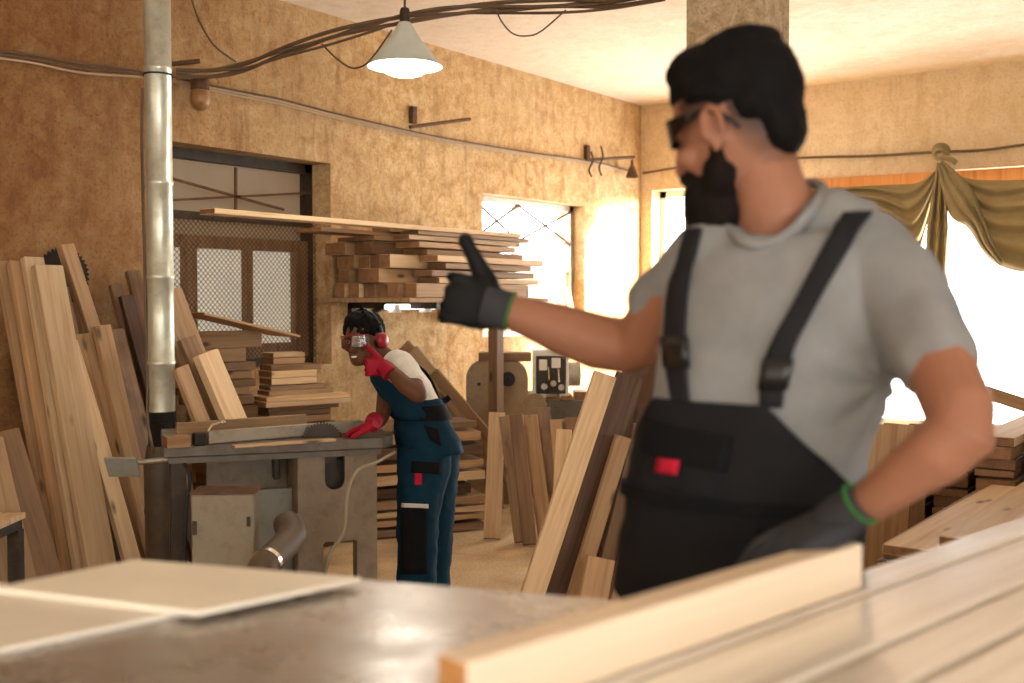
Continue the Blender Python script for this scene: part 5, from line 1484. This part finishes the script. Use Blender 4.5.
# bib and straps in front of the chest
b = NB(); g = []
rows = []
for A_, B_ in zip(TS[2:5], TS[3:6]):
    for k in range(5): rows.append(tuple(lerp(a, c, k / 5) for a, c in zip(A_, B_)))
rows.append(TS[5])
for i, r in enumerate(rows):
    c = wp_(r[0], r[1]); g.append([b.verts.new(c + WF * ((r[2] + .022) * math.cos(a)) + WL * ((r[3] + .022) * math.sin(a))) for a in [math.radians(lerp(-70, 70, k / 14) * (1 - .45 * i / len(rows))) for k in range(15)]])
for i in range(len(g) - 1):
    for k in range(14): b.faces.new((g[i][k], g[i][k + 1], g[i + 1][k + 1], g[i + 1][k]))
wbib = finish(b, 'bib', M['teal'], smooth=180, wparent=wo); m = wbib.modifiers.new('thickness', 'SOLIDIFY'); m.thickness = .006
b = NB(); r = rows[-1]; c = wp_(r[0], r[1] - .5); tube(b, [c + WF * ((r[2] + .025) * math.cos(a)) + WL * ((r[3] + .025) * math.sin(a)) for a in [math.radians(lerp(-40, 40, k / 12)) for k in range(13)]], .014, 8); tr_ = finish(b, 'bib_trim', M['red'], smooth=60, wparent=wbib); tr_['label'] = 'red trim along the top of the bib'
b = NB(); wr = (418, 409, .104, .128); rows = [wring(wr[0] + dx_, wr[1] + dy_, wr[2], wr[3], .022) for dx_, dy_ in ((4, 9), (1, 2), (-3, -6))]
loft_rings(b, [[b.verts.new(p) for p in r] for r in rows], True); finish(b, 'waist_panel', M['panelblack'], smooth=60, wparent=wo)
for s in (-1, 1):
    P0 = [wp_(397, 369) + WF * .10 + WL * (.06 * s), wp_(395, 361) + WF * .05 + WL * (.075 * s), wp_(394, 363) - WF * .045 + WL * (.070 * s), wp_(398, 371) - WF * .092 + WL * (.06 * s), wp_(404, 383) - WF * .112 + WL * (.045 * s), wp_(412, 398) - WF * .112 + WL * (.03 * s), wp_(419, 413) - WF * .110 + WL * (.015 * s)]
    b = NB(); tube(b, smooth_path(P0, 6), .019, 8, True, (.3, 1)); finish(b, 'strap', M['panelblack'], smooth=60, wparent=wo)
b = NB(); q = wp_(437, 404) - WF * .02; tube(b, [q, q + RIGHT * .04 + Z * .03], [.02, .012], 8); ellipsoid(b, q, (.03, .025, .025)); finish(b, 'buckle_knot', M['panelblack'], smooth=60, wparent=wo)
# gloves
XW = -RIGHT - Z * .06 - FH * .15; mW = tri(XW, Z * .9 - RIGHT * .05); G1 = wp_(387, 366, -.215)
gw = mesh_child('glove', hand_mesh(G1, mW, 'fist', .86, .0036), M['redglove'], woman, 'red work glove raised in a thumbs up')
cuff('cuff', G1 + XW.normalized() * .02, wp_(405, 384, -.25) - G1, .034, .036, .05, M['redglove'], None, gw)
hz = on_z(350, 432, ZT + .021); hw_ = on_z(376, 423, ZT + .066)
XW2 = hz - hw_; m2 = tri(XW2, -FH); m2 = Matrix((m2.col[0], m2.col[1], m2.col[2] if m2.col[2].z < 0 else -m2.col[2])).transposed()
gw2 = mesh_child('glove', hand_mesh(hw_, m2, 'rest', .92, .004), M['redglove'], woman, 'red work glove resting on the saw table')
cuff('cuff', hw_ + XW2.normalized() * .02, FAR[2] - hw_, .033, .038, .075, M['redglove'], None, gw2)
boots(woman, [(V((f.x, f.y, 0)), WF) for _, _, f in WLEG], M['boot'])
# ================================================================== LIGHT
w = bpy.data.worlds.new('daylight'); scene.world = w; w.use_nodes = True
bg = w.node_tree.nodes['Background']; bg.inputs[0].default_value = (.96, 1.0, 1.01, 1); bg.inputs[1].default_value = 10.0
def portal(name, loc, sx, sz, direction):
    l = bpy.data.lights.new(name, 'AREA'); l.shape = 'RECTANGLE'; l.size = sx; l.size_y = sz
    l.cycles.is_portal = True
    o = bpy.data.objects.new(name, l); COL.objects.link(o); o.location = loc
    o.rotation_euler = V(direction).to_track_quat('-Z', 'Z').to_euler()
x0, x1, z0, z1 = W3; portal('daylight_window_3', ((x0 + x1) / 2, WALL_Y + .29, (z0 + z1) / 2), x1 - x0, z1 - z0, (0, -1, 0))
y0, y1, z0, z1 = W2; portal('daylight_window_2', (-.29, (y0 + y1) / 2, (z0 + z1) / 2), y1 - y0, z1 - z0, (1, 0, 0))
y0, y1, z0, z1 = W1; portal('daylight_window_1', (-.29, (y0 + y1) / 2, (z0 + z1) / 2), y1 - y0, z1 - z0, (1, 0, 0))
for (a, c, z0, z1) in FRONT_FILL_HOLES: portal('fill_opening_front', ((a + c) / 2, -3.79, (z0 + z1) / 2), c - a, z1 - z0, (0, 1, 0))
for (a, c, z0, z1) in RIGHT_FILL_HOLES: portal('fill_opening_right', (9.49, (a + c) / 2, (z0 + z1) / 2), c - a, z1 - z0, (-1, 0, 0))
s = bpy.data.lights.new('sun', 'SUN'); s.energy = 22; s.angle = math.radians(5); s.color = (1, .9, .74)
so = bpy.data.objects.new('sun', s); COL.objects.link(so); so.location = (8, 14, 5)
so.rotation_euler = V((-.93, -.36, -.05)).to_track_quat('-Z', 'Z').to_euler()

# ================================================================== CAMERA
cd = bpy.data.cameras.new('camera'); cam = bpy.data.objects.new('camera', cd); COL.objects.link(cam)
cd.sensor_width = 36; cd.lens = F / 1024 * 36; cd.clip_start = .05
cam.location = CAM
cam.matrix_world = Matrix.Translation(CAM) @ Matrix((RIGHT, UP, -FWD)).transposed().to_4x4()
cd.dof.use_dof = True; cd.dof.focus_distance = 4.9; cd.dof.aperture_fstop = 2.6
scene.camera = cam
vs = scene.view_settings; vs.view_transform = 'Standard'; vs.look = 'None'; vs.gamma = 1; vs.use_curve_mapping = False
vs.exposure = 0.0
